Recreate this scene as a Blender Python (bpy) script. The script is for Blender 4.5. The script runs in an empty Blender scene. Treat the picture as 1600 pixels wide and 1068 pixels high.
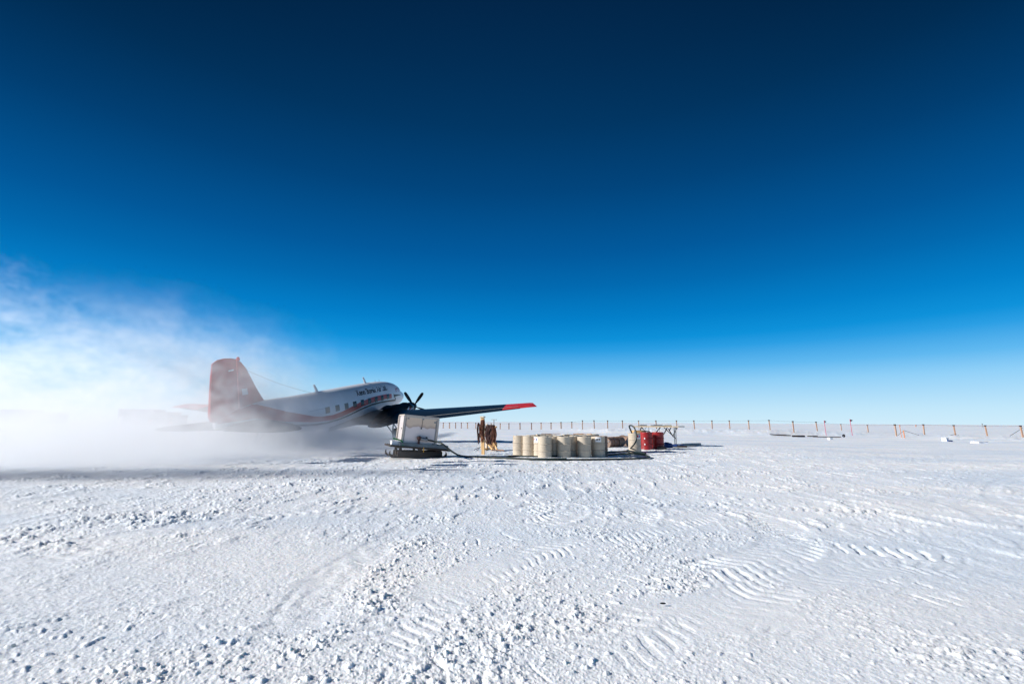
import bpy, bmesh, math, random
import numpy as np
from mathutils import Vector, Matrix, Euler

random.seed(7)
R = math.radians
scene = bpy.context.scene
COL = scene.collection

# ------------------------------------------------------------------ camera
F_PX, EYE = 711.0, 1.45
PITCH = math.atan(124.75 / F_PX)
ROLL = math.atan(9.5 / 1600)
cam_d = bpy.data.cameras.new("camera")
cam_d.sensor_fit = 'HORIZONTAL'
cam_d.sensor_width = 36.0
cam_d.lens = 36.0 * F_PX / 1600
cam_d.clip_start = 0.05
cam_d.clip_end = 30000
cam = bpy.data.objects.new("camera", cam_d)
COL.objects.link(cam)
FW = Vector((0, math.cos(PITCH), math.sin(PITCH)))
RT0 = Vector((1, 0, 0)); UP0 = RT0.cross(FW)
RT = RT0 * math.cos(ROLL) + UP0 * math.sin(ROLL)
UP = UP0 * math.cos(ROLL) - RT0 * math.sin(ROLL)
M = Matrix((RT, UP, -FW)).transposed().to_4x4()
M.translation = Vector((0, 0, EYE))
cam.matrix_world = M
scene.camera = cam


def ray(px, py):
    return (FW * F_PX + RT * (px - 800) + UP * (534 - py)) / F_PX


def at(px, py, Y):
    """world point on the sight line of photo pixel (px,py) at forward distance Y"""
    d = ray(px, py)
    return Vector((0, 0, EYE)) + d * (Y / d.y)


def gpt(px, py, z=0.0):
    d = ray(px, py)
    return Vector((0, 0, EYE)) + d * ((z - EYE) / d.z)


# ------------------------------------------------------------------ terrain height
def sstep(a, b, x):
    t = np.clip((x - a) / (b - a), 0, 1)
    return t * t * (3 - 2 * t)


# fence posts measured in the photograph: px, top y, bottom y
POSTS = [(683.6, 660, 669), (692.4, 660, 669), (702.4, 660, 669), (712, 660, 669), (720.8, 660, 669),
         (730.6, 660, 669.4), (743.4, 660.2, 669.6), (767.5, 660.6, 670.2), (781.6, 660.8, 670.6), (795.2, 660.8, 670.6), (812.6, 660.6, 670.8),
         (830.6, 660.4, 671), (845.6, 660, 670.6), (861, 659.8, 670.6), (876.8, 659, 670), (893.6, 658.6, 669.6),
         (910, 656.2, 669), (928.8, 656.2, 669), (949.4, 656.4, 669.2), (973, 656.4, 669.2), (998.4, 656.6, 669.6),
         (1025.9, 656.4, 670), (1058, 656.4, 670), (1085.3, 656.4, 670), (1112.9, 656.4, 670), (1140.6, 656.4, 670.3),
         (1170.4, 656.2, 670.4), (1203.4, 655.6, 671), (1240.4, 657.4, 673.4), (1277.1, 658.4, 672.8),
         (1315, 662, 673), (1356.8, 663.4, 676.2), (1400.7, 662.4, 679.6), (1444.4, 662.4, 678.4),
         (1493, 663.6, 680.4), (1542.8, 664, 681.4), (1598.5, 664.4, 683.2)]


def horizon(px):
    return 654.0 + 9.5 * px / 1600


POST_P = []
for px, yt, yb in POSTS:
    hpx = yb - yt
    hm = 1.35 if px < 1300 else 1.3
    hpx_s = max(hpx, 9.2)
    Y = hm * 711 / hpx_s
    p = at(px, yb, Y)
    POST_P.append((p, hm))
_pt = [math.degrees(math.atan2(p.x, p.y)) for p, h in POST_P]
_pz = [p.z for p, h in POST_P]
_pY = [p.y for p, h in POST_P]
# smooth
_k = np.ones(5) / 5
_pzs = np.convolve(np.pad(_pz, 2, mode='edge'), _k, 'valid')
_pYs = np.convolve(np.pad(_pY, 2, mode='edge'), _k, 'valid')
TT = np.array([-60, -24] + _pt + [55, 80.0])
ZZ = np.array([0.0, 0.0] + list(_pzs) + [_pzs[-1] * .5, 0])
YY = np.array([100.0, 100.0] + list(_pYs) + [50, 60])


def _hash(ix, iy, seed):
    h = (ix.astype(np.int64) * 374761393 + iy.astype(np.int64) * 668265263 + seed * 974634777) & 0xffffffff
    h = ((h ^ (h >> 13)) * 1274126177) & 0xffffffff
    h = ((h ^ (h >> 16)) * 2246822519) & 0xffffffff
    h = h ^ (h >> 15)
    return (h & 0xffff) / 65535.0


def vnoise(x, y, seed=0):
    """gradient noise, about -1..1"""
    x0 = np.floor(x); y0 = np.floor(y)
    fx = x - x0; fy = y - y0
    ux = fx * fx * fx * (fx * (fx * 6 - 15) + 10); uy = fy * fy * fy * (fy * (fy * 6 - 15) + 10)
    def g(ix, iy, dx, dy):
        a = _hash(ix, iy, seed) * 2 * math.pi
        return np.cos(a) * dx + np.sin(a) * dy
    n00 = g(x0, y0, fx, fy); n10 = g(x0 + 1, y0, fx - 1, fy)
    n01 = g(x0, y0 + 1, fx, fy - 1); n11 = g(x0 + 1, y0 + 1, fx - 1, fy - 1)
    return ((n00 * (1 - ux) + n10 * ux) * (1 - uy) + (n01 * (1 - ux) + n11 * ux) * uy) * 1.5


def fbm(x, y, seed=0, o=3, g=.5):
    s = np.zeros_like(x); a = 1.0
    for i in range(o):
        s = s + a * vnoise(x * 2 ** i, y * 2 ** i, seed + i * 17); a *= g
    return s


def macro(X, Y):
    X = np.asarray(X, float); Y = np.asarray(Y, float)
    th = np.degrees(np.arctan2(X, np.maximum(Y, .5)))
    zf = np.interp(th, TT, ZZ); yf = np.interp(th, TT, YY)
    h = zf * sstep(yf - 16, yf - 2.5, Y) * np.where(Y > 0, 1, 0)
    h = h * (1 - .75 * sstep(350, 1500, Y))
    # slight rise under the drums by the workbench
    h = h + 0.12 * sstep(20.2, 22.6, Y) * sstep(2.5, 5.0, X) * (1 - sstep(26, 40, Y)) * (1 - sstep(14, 22, X))
    # shallow hollow beyond the wing shadow
    h = h - .30 * sstep(35.2, 40.5, Y) * (1 - sstep(52, 70, Y)) * sstep(-8.6, -7.2, X) * (1 - sstep(3, 7, X))
    return h


def H(x, y):
    return float(macro(np.array([x]), np.array([y]))[0])


# ------------------------------------------------------------------ materials
def mat(name, color, rough=.6, metal=0.0, var=0.0, vscale=3.0, color2=None, bump=0.0, bscale=20.0, spec=.5, coat=0.0, stretch=None, thr=None):
    m = bpy.data.materials.new(name); m.use_nodes = True
    nt = m.node_tree; b = nt.nodes["Principled BSDF"]
    b.inputs["Base Color"].default_value = (*color, 1)
    b.inputs["Roughness"].default_value = rough
    b.inputs["Metallic"].default_value = metal
    b.inputs["Specular IOR Level"].default_value = spec
    b.inputs["Coat Weight"].default_value = coat
    tc = nt.nodes.new("ShaderNodeTexCoord")
    src = tc.outputs["Object"]
    if stretch:
        mp = nt.nodes.new("ShaderNodeMapping"); mp.inputs["Scale"].default_value = stretch
        nt.links.new(src, mp.inputs[0]); src = mp.outputs[0]
    if color2 or var:
        n = nt.nodes.new("ShaderNodeTexNoise"); n.inputs["Scale"].default_value = vscale; n.inputs["Detail"].default_value = 6
        n.inputs["Roughness"].default_value = .65
        nt.links.new(src, n.inputs["Vector"])
        r = nt.nodes.new("ShaderNodeValToRGB")
        lo, hi = thr or (.35, .65)
        r.color_ramp.elements[0].position = lo; r.color_ramp.elements[1].position = hi
        c2 = color2 or tuple(max(0, c * (1 - var)) for c in color)
        r.color_ramp.elements[0].color = (*c2, 1); r.color_ramp.elements[1].color = (*color, 1)
        nt.links.new(n.outputs["Fac"], r.inputs[0]); nt.links.new(r.outputs[0], b.inputs["Base Color"])
    if bump:
        n2 = nt.nodes.new("ShaderNodeTexNoise"); n2.inputs["Scale"].default_value = bscale; n2.inputs["Detail"].default_value = 4
        nt.links.new(src, n2.inputs["Vector"])
        bp = nt.nodes.new("ShaderNodeBump"); bp.inputs["Strength"].default_value = bump; bp.inputs["Distance"].default_value = .02
        nt.links.new(n2.outputs["Fac"], bp.inputs["Height"]); nt.links.new(bp.outputs[0], b.inputs["Normal"])
    return m


MT = dict(
    white=mat("painted_white_metal", (.80, .81, .83), .35, var=.12, vscale=.9, spec=.5),
    red=mat("red_paint", (.55, .028, .03), .4, var=.25, vscale=1.2),
    wing=mat("black_wing_paint", (.004, .011, .018), .38, var=.4, vscale=1.5, spec=.35),
    nacelle=mat("black_nacelle_paint", (.006, .006, .007), .55, var=.3, vscale=2, spec=.2),
    cowl=mat("grey_cowl_metal", (.05, .055, .065), .35, metal=.3, var=.3),
    stab=mat("grey_stabiliser_paint", (.045, .05, .06), .45, var=.3),
    black=mat("black_paint", (.012, .012, .014), .5),
    glass=mat("dark_window_glass", (.010, .016, .02), .25, spec=.3),
    pane_grey=mat("covered_window_pane", (.2, .19, .17), .5),
    rubber=mat("tyre_rubber", (.02, .02, .02), .8),
    steel=mat("grey_steel", (.28, .3, .32), .45, metal=.4, var=.25, vscale=6),
    galv=mat("grey_blue_steel", (.13, .17, .2), .5, metal=.2, var=.35, vscale=5),
    darkwood=mat("dark_sled_timber", (.035, .022, .016), .7, var=.5, vscale=8, bump=.3),
    rust=mat("black_brown_iron", (.022, .012, .010), .65, var=.5, vscale=10),
    box=mat("box_panel", (.50, .46, .46), .6, var=.12, vscale=4, bump=.1),  # darker than the front panel, to tone down the sunlit left face
    boxtrim=mat("box_trim", (.68, .60, .52), .6, var=.25, vscale=9),
    wood=mat("pale_pine", (.72, .46, .2), .6, color2=(.5, .29, .11), vscale=4, stretch=(6, 6, .6), bump=.2),
    woodl=mat("bleached_pine", (.78, .62, .42), .6, var=.25, vscale=4, stretch=(6, 6, .6)),
    post=mat("fence_post_timber", (.50, .30, .20), .7, var=.4, vscale=5, stretch=(5, 5, .5)),
    posttop=mat("dark_post_strap", (.03, .015, .015), .6),
    rope=mat("dark_red_hose_rubber", (.07, .012, .010), .6, color2=(.018, .007, .006), vscale=6),
    rope2=mat("orange_brown_rope", (.26, .085, .035), .7, color2=(.07, .018, .012), vscale=9),
    hose=mat("black_green_hose_rubber", (.010, .022, .020), .45, var=.3, vscale=3),
    cream=mat("cream_drum_paint", (.54, .46, .355), .5, color2=(.43, .36, .28), vscale=2.5, thr=(.3, .6)),
    creamd=mat("weathered_drum_paint", (.27, .2, .16), .6, color2=(.25, .14, .09), vscale=3),
    drumgrey=mat("grey_drum_lid", (.30, .32, .35), .5, var=.3, vscale=6),
    lid=mat("frosted_drum_lid", (.62, .64, .70), .6, color2=(.35, .33, .32), vscale=4),
    reddrum=mat("red_drum_paint", (.33, .009, .010), .45, color2=(.20, .007, .009), vscale=2.5),
    sticker=mat("white_sticker_and_glint", (.8, .8, .82), .5),
    stickred=mat("red_sticker", (.6, .03, .04), .5),
    stickblue=mat("blue_sticker", (.02, .05, .3), .5),
    yellow=mat("yellow_strap", (.6, .33, .04), .6),
    green=mat("green_strap", (.01, .22, .06), .6),
    tarp=mat("blue_tarpaulin", (.02, .07, .25), .6, var=.5, vscale=8),
    tabletop=mat("weathered_table_board", (.32, .27, .2), .7, var=.4, vscale=4),
    container=mat("blue_grey_cladding", (.10, .13, .2), .7, var=.3, vscale=.6),
    container2=mat("slate_cladding", (.16, .17, .2), .7, var=.3, vscale=.6),
    orange=mat("faded_orange_paint", (.55, .2, .08), .6),
    flag=mat("black_flag_cloth", (.012, .012, .02), .8),
    pink=mat("pink_tape", (.5, .05, .12), .7),
    snowm=mat("snow_block", (.70, .73, .78), .7, bump=.4, bscale=6),
    lens=mat("red_lens", (.7, .02, .02), .2),
)

# ------------------------------------------------------------------ object helpers
def link(name, me, m=None, parent=None, smooth=False):
    o = bpy.data.objects.new(name, me)
    COL.objects.link(o)
    if m is not None:
        if isinstance(m, (list, tuple)):
            for q in m: me.materials.append(q)
        else:
            me.materials.append(m)
    if parent is not None: o.parent = parent
    if smooth:
        me.shade_smooth()
    return o


def obj(name, bm, m=None, parent=None, smooth=False, bevel=0):
    bmesh.ops.recalc_face_normals(bm, faces=bm.faces)
    me = bpy.data.meshes.new(name); bm.to_mesh(me); bm.free()
    o = link(name, me, m, parent, smooth)
    if smooth:
        me.set_sharp_from_angle(angle=R(40))
    if bevel:
        b = o.modifiers.new("bevel", 'BEVEL'); b.width = bevel; b.segments = 2; b.limit_method = 'ANGLE'; b.angle_limit = R(40)
    return o


def empty(name, loc=(0, 0, 0), rz=0.0, rot=None):
    o = bpy.data.objects.new(name, None); COL.objects.link(o)
    o.location = loc; o.rotation_euler = rot or (0, 0, rz); o.empty_display_size = .3
    return o


def tag(o, label=None, cat=None, group=None, kind=None):
    if label: o["label"] = label
    if cat: o["category"] = cat
    if group: o["group"] = group
    if kind: o["kind"] = kind
    return o


def copy_tree(o, parent=None):
    c = o.copy(); COL.objects.link(c); c.parent = parent
    for ch in list(o.children): copy_tree(ch, c)
    return c


def box(bm, cx, cy, cz, sx, sy, sz, rot=None, mi=0):
    mtx = Matrix.Translation((cx, cy, cz)) @ ((Euler(rot).to_matrix().to_4x4()) if rot else Matrix()) @ Matrix.Diagonal((sx, sy, sz, 1))
    r = bmesh.ops.create_cube(bm, size=1, matrix=mtx)
    if mi:
        for v in r['verts']:
            for f in v.link_faces: f.material_index = mi
    return bm


def beam(bm, a, b, w, h=None, up=(0, 0, 1), mi=0):
    a, b = Vector(a), Vector(b); h = h or w
    d = b - a; L = d.length; d.normalize()
    u = Vector(up)
    if abs(d.dot(u)) > .98: u = Vector((0, 1, 0))
    s = d.cross(u).normalized(); u = s.cross(d)
    m = Matrix((d * L, s * w, u * h)).transposed().to_4x4(); m.translation = (a + b) / 2
    r = bmesh.ops.create_cube(bm, size=1, matrix=m)
    if mi:
        for v in r['verts']:
            for f in v.link_faces: f.material_index = mi


def tube(bm, pts, r, n=8, cap=True, closed=False):
    pts = [Vector(p) for p in pts]; rings = []
    N = len(pts); nrm = None
    for i, p in enumerate(pts):
        if closed: t = (pts[(i + 1) % N] - pts[i - 1])
        else: t = (pts[min(i + 1, N - 1)] - pts[max(i - 1, 0)])
        t.normalize()
        if nrm is None:
            nrm = t.cross(Vector((0, 0, 1)))
            if nrm.length < .05: nrm = t.cross(Vector((0, 1, 0)))
            nrm.normalize()
        else:
            nrm = (nrm - t * nrm.dot(t)); nrm.normalize()
        bn = t.cross(nrm)
        rr = r[i] if isinstance(r, (list, tuple)) else r
        rings.append([bm.verts.new(p + (nrm * math.cos(a) + bn * math.sin(a)) * rr) for a in [2 * math.pi * k / n for k in range(n)]])
    for i in range(N if closed else N - 1):
        A, B = rings[i], rings[(i + 1) % N]
        for k in range(n): bm.faces.new((A[k], A[(k + 1) % n], B[(k + 1) % n], B[k]))
    if cap and not closed:
        bm.faces.new(rings[0][::-1]); bm.faces.new(rings[-1])
    return bm


def spline(pts, n=8):
    P = [Vector(p) for p in pts]; P = [P[0] * 2 - P[1]] + P + [P[-1] * 2 - P[-2]]
    out = []
    for i in range(1, len(P) - 2):
        for k in range(n):
            t = k / n
            a, b, c, d = P[i - 1], P[i], P[i + 1], P[i + 2]
            out.append(.5 * ((2 * b) + (c - a) * t + (2 * a - 5 * b + 4 * c - d) * t * t + (-a + 3 * b - 3 * c + d) * t ** 3))
    out.append(P[-2]); return out


def loft(bm, rings, cap=True, mi=0):
    vr = [[bm.verts.new(p) for p in r] for r in rings]; n = len(rings[0])
    for A, B in zip(vr[:-1], vr[1:]):
        for k in range(n):
            f = bm.faces.new((A[k], A[(k + 1) % n], B[(k + 1) % n], B[k])); f.material_index = mi
    if cap:
        for r in (vr[0][::-1], vr[-1]):
            try: bm.faces.new(r)
            except ValueError: pass
    return vr


def lathe(bm, prof, n=28, ax='z', c=(0, 0, 0)):
    rings = []
    for rr, h in prof:
        ring = []
        for k in range(n):
            a = 2 * math.pi * k / n
            p = (rr * math.cos(a), rr * math.sin(a), h) if ax == 'z' else (h, rr * math.cos(a), rr * math.sin(a))
            ring.append(Vector(p) + Vector(c))
        rings.append(ring)
    loft(bm, rings)


# ================================================================== SNOW GROUND
def snow_ground():
    # rows by distance from the camera's foot, columns by bearing
    dep = np.concatenate([np.linspace(R(30), R(5.2), 430), np.linspace(R(5.15), R(1.2), 150), np.geomspace(R(1.17), R(.012), 90)])
    r = EYE / np.tan(dep)
    az = np.concatenate([np.linspace(-78, -54.5, 14), np.linspace(-54, 54, 1250), np.linspace(54.5, 78, 14)]) * math.pi / 180
    r = np.concatenate([[.3, .9, 1.6, 2.2], r])
    RR, AZ = np.meshgrid(r, az, indexing='ij')
    X = RR * np.sin(AZ); Y = RR * np.cos(AZ)
    # pull distance so Y-plane spacing stays fair at wide bearings
    X = X / np.cos(AZ * .0 + 0); 
    Z = macro(X, Y)
    near = 1 - sstep(26, 60, RR)
    nn = 1 - sstep(9, 24, RR)
    # ---- roughness masks
    rough = sstep(-.2, .5, fbm(X * .30 + 3.1, Y * .30, 5, 3) + .30 * (1 - sstep(3.6, 6.5, RR)) + .05)
    left = sstep(1.5, -3.5, X)
    # gentle drifts
    Z = Z + .045 * fbm(X * .12, Y * .2, 11, 3) * sstep(3, 8, RR) * (1 - sstep(60, 200, RR))
    Z0 = Z.copy()
    # sastrugi / scrape streaks, long axis running away to the right
    ca, sa = math.cos(R(24)), math.sin(R(24))
    U = X * ca + Y * sa; V = -X * sa + Y * ca
    wu = .6 * fbm(X * .5, Y * .5, 21, 2)
    pat = sstep(-.2, .5, fbm(X * .6, Y * .75, 45, 3))          # clusters of broken snow
    pat2 = sstep(-.1, .4, fbm(X * .9 + 7, Y * .9, 46, 3))
    # broken crust: plates with steep little edges, at several sizes
    c1 = sstep(.24, .35, fbm(U * 2.3 + wu, V * 8.5 + wu, 31, 4, .6))
    Z = Z + near * (.12 + .88 * left) * (.25 + .75 * rough) * (.2 + .8 * pat2) * .024 * c1
    c2 = sstep(.30, .41, fbm(X * 6.6 + 1.3 * wu, Y * 10.0, 41, 4, .6))
    Z = Z + near * (.1 + .9 * rough) * pat * .0115 * c2
    c2b = sstep(.20, .32, fbm(X * 11 + Y * 2.8, Y * 13 - X * 2, 43, 4, .6))
    Z = Z + nn * (.1 + .9 * rough) * (1 - .7 * pat) * pat2 * .0055 * c2b
    g3 = fbm(X * 19 + 3 * wu, Y * 22, 51, 3, .6)
    Z = Z + near * (.35 + .65 * rough * pat) * (.0036 * sstep(.18, .34, g3) + .0014 * g3)
    g4 = fbm(X * 42, Y * 46, 61, 3, .65)
    Z = Z + (1 - sstep(5, 12, RR)) * (.4 + .6 * rough) * (.0026 * sstep(.15, .35, g4) + .0010 * g4)
    # middle distance: broader relief, wind-combed away from the lens
    m1 = fbm(X * 3.0 + .8 * wu, Y * 1.1, 47, 4, .6); m2_ = fbm(X * 1.3, Y * .45 + wu, 48, 3, .6)
    midm = sstep(5, 9, RR) * (1 - sstep(22, 40, RR))
    Z = Z + midm * (.35 + .65 * pat2) * (.018 * sstep(.14, .32, m1) + .005 * m1) + sstep(9, 14, RR) * (1 - sstep(40, 70, RR)) * .016 * np.maximum(m2_ - .1, 0)
    # crumbs: sparse small lumps with a shadow of their own
    g5 = fbm(X * 11, Y * 12, 65, 2, .5)
    Z = Z + nn * (.3 + .7 * rough) * .014 * sstep(.55, .75, g5)
    # chunky blocks near the lens
    blk = sstep(.30, .40, fbm(X * 7.5 + Y * 1.5, Y * 12, 81, 4, .65)) * sstep(-.05, .35, fbm(X * 1.6 - Y * .5, Y * 1.1 + X * .3, 71, 2))
    Z = Z + (1 - sstep(5.5, 9, RR)) * rough * .018 * blk * (.2 + .8 * pat2)
    # faint diagonal tread lugs pressed into the middle foreground
    c2_, s2 = math.cos(R(-58)), math.sin(R(-58))
    U2 = X * c2_ + Y * s2; V2 = -X * s2 + Y * c2_
    ph = V2 * 5.2 + .8 * fbm(X * 1.1, Y * 1.1, 91, 3)
    lug = np.abs((ph % 1.0) - .5) * 2
    mk = sstep(.10, .4, fbm(U2 * .8, V2 * .5, 95, 3)) * sstep(-3.5, -.5, X) * (1 - sstep(9, 16, RR))
    Z = Z - mk * .011 * sstep(.74, .92, lug) * sstep(-.05, .35, vnoise(U2 * 3.5, V2 * 3.5, 97))
    # vehicle tracks: (pixel polyline, half width m, lug pitch m, depth)
    def track(pix, hw, pitch, depth, skew=0.0, duty=.3, rim=.5, lo=.2):
        nonlocal Z
        P = [gpt(a, b) for a, b in pix]
        P = [(p.x, p.y) for p in spline(P, 10)]
        best = np.full(X.shape, 1e9); sd = np.zeros(X.shape); al = np.zeros(X.shape); acc = 0
        xs = [p[0] for p in P]; ys = [p[1] for p in P]
        sel = (X > min(xs) - 1.5) & (X < max(xs) + 1.5) & (Y > min(ys) - 1.5) & (Y < max(ys) + 1.5)
        x = X[sel]; y = Y[sel]; b = np.full(x.shape, 1e9); s_ = np.zeros(x.shape); a_ = np.zeros(x.shape)
        for (x0, y0), (x1, y1) in zip(P[:-1], P[1:]):
            dx, dy = x1 - x0, y1 - y0; L = math.hypot(dx, dy)
            if L < 1e-6: continue
            t = np.clip(((x - x0) * dx + (y - y0) * dy) / L / L, 0, 1)
            qx, qy = x - (x0 + t * dx), y - (y0 + t * dy)
            d = np.hypot(qx, qy); side = np.sign(dx * qy - dy * qx)
            c = d < b
            b = np.where(c, d, b); s_ = np.where(c, d * side, s_); a_ = np.where(c, acc + t * L, a_)
            acc += L
        ends = sstep(0, .8, a_) * (1 - sstep(acc - .8, acc, a_))
        inside = (1 - sstep(hw - .04, hw + .02, b)) * ends
        u = ((a_ + skew * np.abs(s_) + .035 * vnoise(a_ * 3, s_ * 5, 139)) / pitch) % 1.0
        bar = 1 - sstep(duty * .5 - .06, duty * .5 + .05, np.abs(u - .5))
        patch = lo * sstep(-.5, .2, vnoise(a_ * 5 + 3, s_ * 6, 137)) + (1 - lo) * sstep(-.1, .35, fbm(a_ * 1.0, s_ * 1.5 + a_ * .13, 133, 3))
        z = -inside * bar * depth * patch
        rimz = rim * depth * np.exp(-((b - hw - .05) / .06) ** 2) * ends * (.4 + .6 * np.abs(vnoise(x * 4, y * 4, 141)))
        zz = Z[sel]; k_ = .75 * (1 - sstep(hw - .02, hw + .10, b)) * ends * sstep(-.5, .1, vnoise(a_ * .8, s_, 151)); Z[sel] = zz * (1 - k_) + Z0[sel] * k_ + z + rimz
    track([(1255, 851), (1300, 853), (1350, 857), (1420, 862), (1480, 868), (1560, 878)], .22, .165, .034, 0, .30, .1, .75)
    track([(1060, 788), (1130, 786), (1200, 792), (1290, 796), (1370, 799), (1440, 806)], .22, .18, .026, .5, .35, .1, .6)
    track([(1300, 828), (1370, 828), (1460, 834), (1560, 846)], .2, .16, .012, 0, .35, 0, .2)
    track([(1050, 905), (1160, 880), (1225, 860), (1232, 838), (1190, 812), (1130, 796), (1060, 790), (980, 776), (900, 770)], .34, .16, .016, .6, .4, .4, .4)
    track([(800, 806), (845, 792), (880, 790), (890, 800), (860, 812), (800, 820)], .3, .16, .026, .4, .4, .5, .5)
    track([(985, 820), (1000, 800), (970, 785), (900, 782)], .3, .15, .022, .5, .4, .4, .4)
    track([(560, 1060), (640, 960), (760, 890), (900, 850), (1040, 820), (1120, 800)], .28, .13, .010, .6, .35, .3, .2)
    track([(0, 900), (160, 850), (330, 822), (520, 800), (700, 792)], .28, .2, .012, .4, .5, .6, .3)
    track([(1600, 905), (1400, 880), (1250, 900), (1120, 960), (1040, 1060)], .26, .14, .009, .5, .4, .3, .4)
    track([(1180, 730), (1320, 748), (1500, 790), (1600, 830)], .3, .3, .012, 0, .7, .6, .6)
    track([(1600, 742), (1560, 752), (1548, 768), (1556, 782), (1600, 794)], .12, .2, .010, 0, .5, .5, .5)
    track([(90, 735), (230, 745), (420, 752), (640, 762), (800, 752)], .2, .25, .010, 0, .6, .5, .3)
    track([(200, 728), (420, 740), (560, 732), (640, 742), (760, 760)], .15, .3, .010, 0, .6, .5, .3)
    track([(420, 1030), (470, 960), (520, 900), (600, 850), (660, 810)], .22, .2, .007, .3, .9, .2, .8)
    track([(0, 790), (150, 772), (330, 762), (560, 768)], .25, .25, .010, 0, .6, .5, .3)
    track([(900, 1060), (980, 1000), (1060, 960), (1180, 960), (1400, 1000)], .3, .17, .007, .7, .4, .2, .0)
    # disturbed berm in front of the fence
    th = np.degrees(np.arctan2(X, Y)); yf = np.interp(th, TT, YY)
    bm_ = np.exp(-((Y - yf + 6) / 6.0) ** 2) * sstep(6, 16, X)
    Z = Z + bm_ * (.14 * np.maximum(fbm(X * .55, Y * .35, 151, 4, .6), -.1) + .05)
    m2 = np.exp(-((Y - yf - 14) / 8.0) ** 2) * sstep(14, 30, X)
    Z = Z + m2 * .12 * fbm(X * .3, Y * .15, 161, 3)
    # distant soft relief
    Z = Z + .12 * vnoise(X * .02, Y * .012, 171) * sstep(90, 200, RR)

    nr, nc = X.shape
    co = np.stack([X, Y, Z], -1).reshape(-1, 3).astype(np.float32)
    idx = np.arange(nr * nc).reshape(nr, nc)
    q = np.stack([idx[:-1, :-1], idx[:-1, 1:], idx[1:, 1:], idx[1:, :-1]], -1).reshape(-1, 4)[:, ::-1]
    # back part of the sheet (behind and beside the camera) + a skirt to reach all round
    me = bpy.data.meshes.new("snow_ground")
    extra = []
    me.vertices.add(len(co)); me.vertices.foreach_set("co", co.ravel())
    nf = len(q)
    me.loops.add(nf * 4); me.loops.foreach_set("vertex_index", q.ravel().astype(np.int32))
    me.polygons.add(nf); me.polygons.foreach_set("loop_start", (np.arange(nf) * 4).astype(np.int32))
    me.update(calc_edges=True); me.validate()
    me.shade_smooth()
    m = bpy.data.materials.new("snow"); m.use_nodes = True
    nt = m.node_tree; b = nt.nodes["Principled BSDF"]
    b.inputs["Roughness"].default_value = .55
    b.inputs["Specular IOR Level"].default_value = .35
    b.inputs["Subsurface Weight"].default_value = .55
    b.inputs["Subsurface Radius"].default_value = (.7, .85, 1.0)
    b.inputs["Subsurface Scale"].default_value = .03
    tc = nt.nodes.new("ShaderNodeTexCoord")
    n0 = nt.nodes.new("ShaderNodeTexNoise"); n0.inputs["Scale"].default_value = .22; n0.inputs["Detail"].default_value = 5
    mp = nt.nodes.new("ShaderNodeMapping"); mp.inputs["Scale"].default_value = (.5, 1.4, 1); mp.inputs["Rotation"].default_value = (0, 0, R(-12))
    nt.links.new(tc.outputs["Object"], mp.inputs[0]); nt.links.new(mp.outputs[0], n0.inputs["Vector"])
    cr = nt.nodes.new("ShaderNodeValToRGB")
    cr.color_ramp.elements[0].position = .36; cr.color_ramp.elements[0].color = (.74, .81, .89, 1)
    cr.color_ramp.elements[1].position = .62; cr.color_ramp.elements[1].color = (.915, .925, .945, 1)
    nt.links.new(n0.outputs["Fac"], cr.inputs[0]); nt.links.new(cr.outputs[0], b.inputs["Base Color"])
    n1 = nt.nodes.new("ShaderNodeTexNoise"); n1.inputs["Scale"].default_value = 30; n1.inputs["Detail"].default_value = 5; n1.inputs["Roughness"].default_value = .7
    n2 = nt.nodes.new("ShaderNodeTexNoise"); n2.inputs["Scale"].default_value = 2.3; n2.inputs["Detail"].default_value = 7; n2.inputs["Roughness"].default_value = .72
    mp2 = nt.nodes.new("ShaderNodeMapping"); mp2.inputs["Scale"].default_value = (1, 1.5, 1); mp2.inputs["Rotation"].default_value = (0, 0, R(-20))
    nt.links.new(tc.outputs["Object"], mp2.inputs[0]); nt.links.new(mp2.outputs[0], n2.inputs["Vector"])
    nt.links.new(tc.outputs["Object"], n1.inputs["Vector"])
    b1 = nt.nodes.new("ShaderNodeBump"); b1.inputs["Strength"].default_value = .6; b1.inputs["Distance"].default_value = .008
    b2 = nt.nodes.new("ShaderNodeBump"); b2.inputs["Strength"].default_value = .38; b2.inputs["Distance"].default_value = .06
    nt.links.new(n1.outputs["Fac"], b1.inputs["Height"]); nt.links.new(n2.outputs["Fac"], b2.inputs["Height"])
    nt.links.new(b2.outputs[0], b1.inputs["Normal"]); nt.links.new(b1.outputs[0], b.inputs["Normal"])
    o = link("snow_ground", me, m)
    tag(o, "white packed snow field churned by vehicle treads, reaching the horizon", "snow", kind="structure")
    # the rest of the plain, behind and beside the fine sheet
    bm = bmesh.new()
    rr = [0.0, 6, 60, 600, float(r[-1])]
    a0, a1 = R(78), R(360 - 78)
    rows = []
    for q_ in rr[1:]:
        rows.append([bm.verts.new((q_ * math.sin(a0 + (a1 - a0) * k / 40), q_ * math.cos(a0 + (a1 - a0) * k / 40), -.01)) for k in range(41)])
    c = bm.verts.new((0, 0, -.01))
    for k in range(40): bm.faces.new((c, rows[0][k + 1], rows[0][k]))
    for A, B in zip(rows[:-1], rows[1:]):
        for k in range(40): bm.faces.new((A[k], A[k + 1], B[k + 1], B[k]))
    o2 = obj("snow_plain", bm, m)
    tag(o2, "flat white snow plain around the churned snow field", "snow", kind="structure")


snow_ground()

# ================================================================== AIRCRAFT
PHI, THETA = 1.3634, .1816
air = empty("aircraft", (-11.81, 37.41, 0.0), rot=(0, -THETA, PHI))
tag(air, "white twin-propeller aircraft with red tail and black wings, nose up, half hidden in blown snow", "aircraft")
GA, GU = 6.0, 3.0      # body station of the root, height of the datum above the wheels


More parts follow.
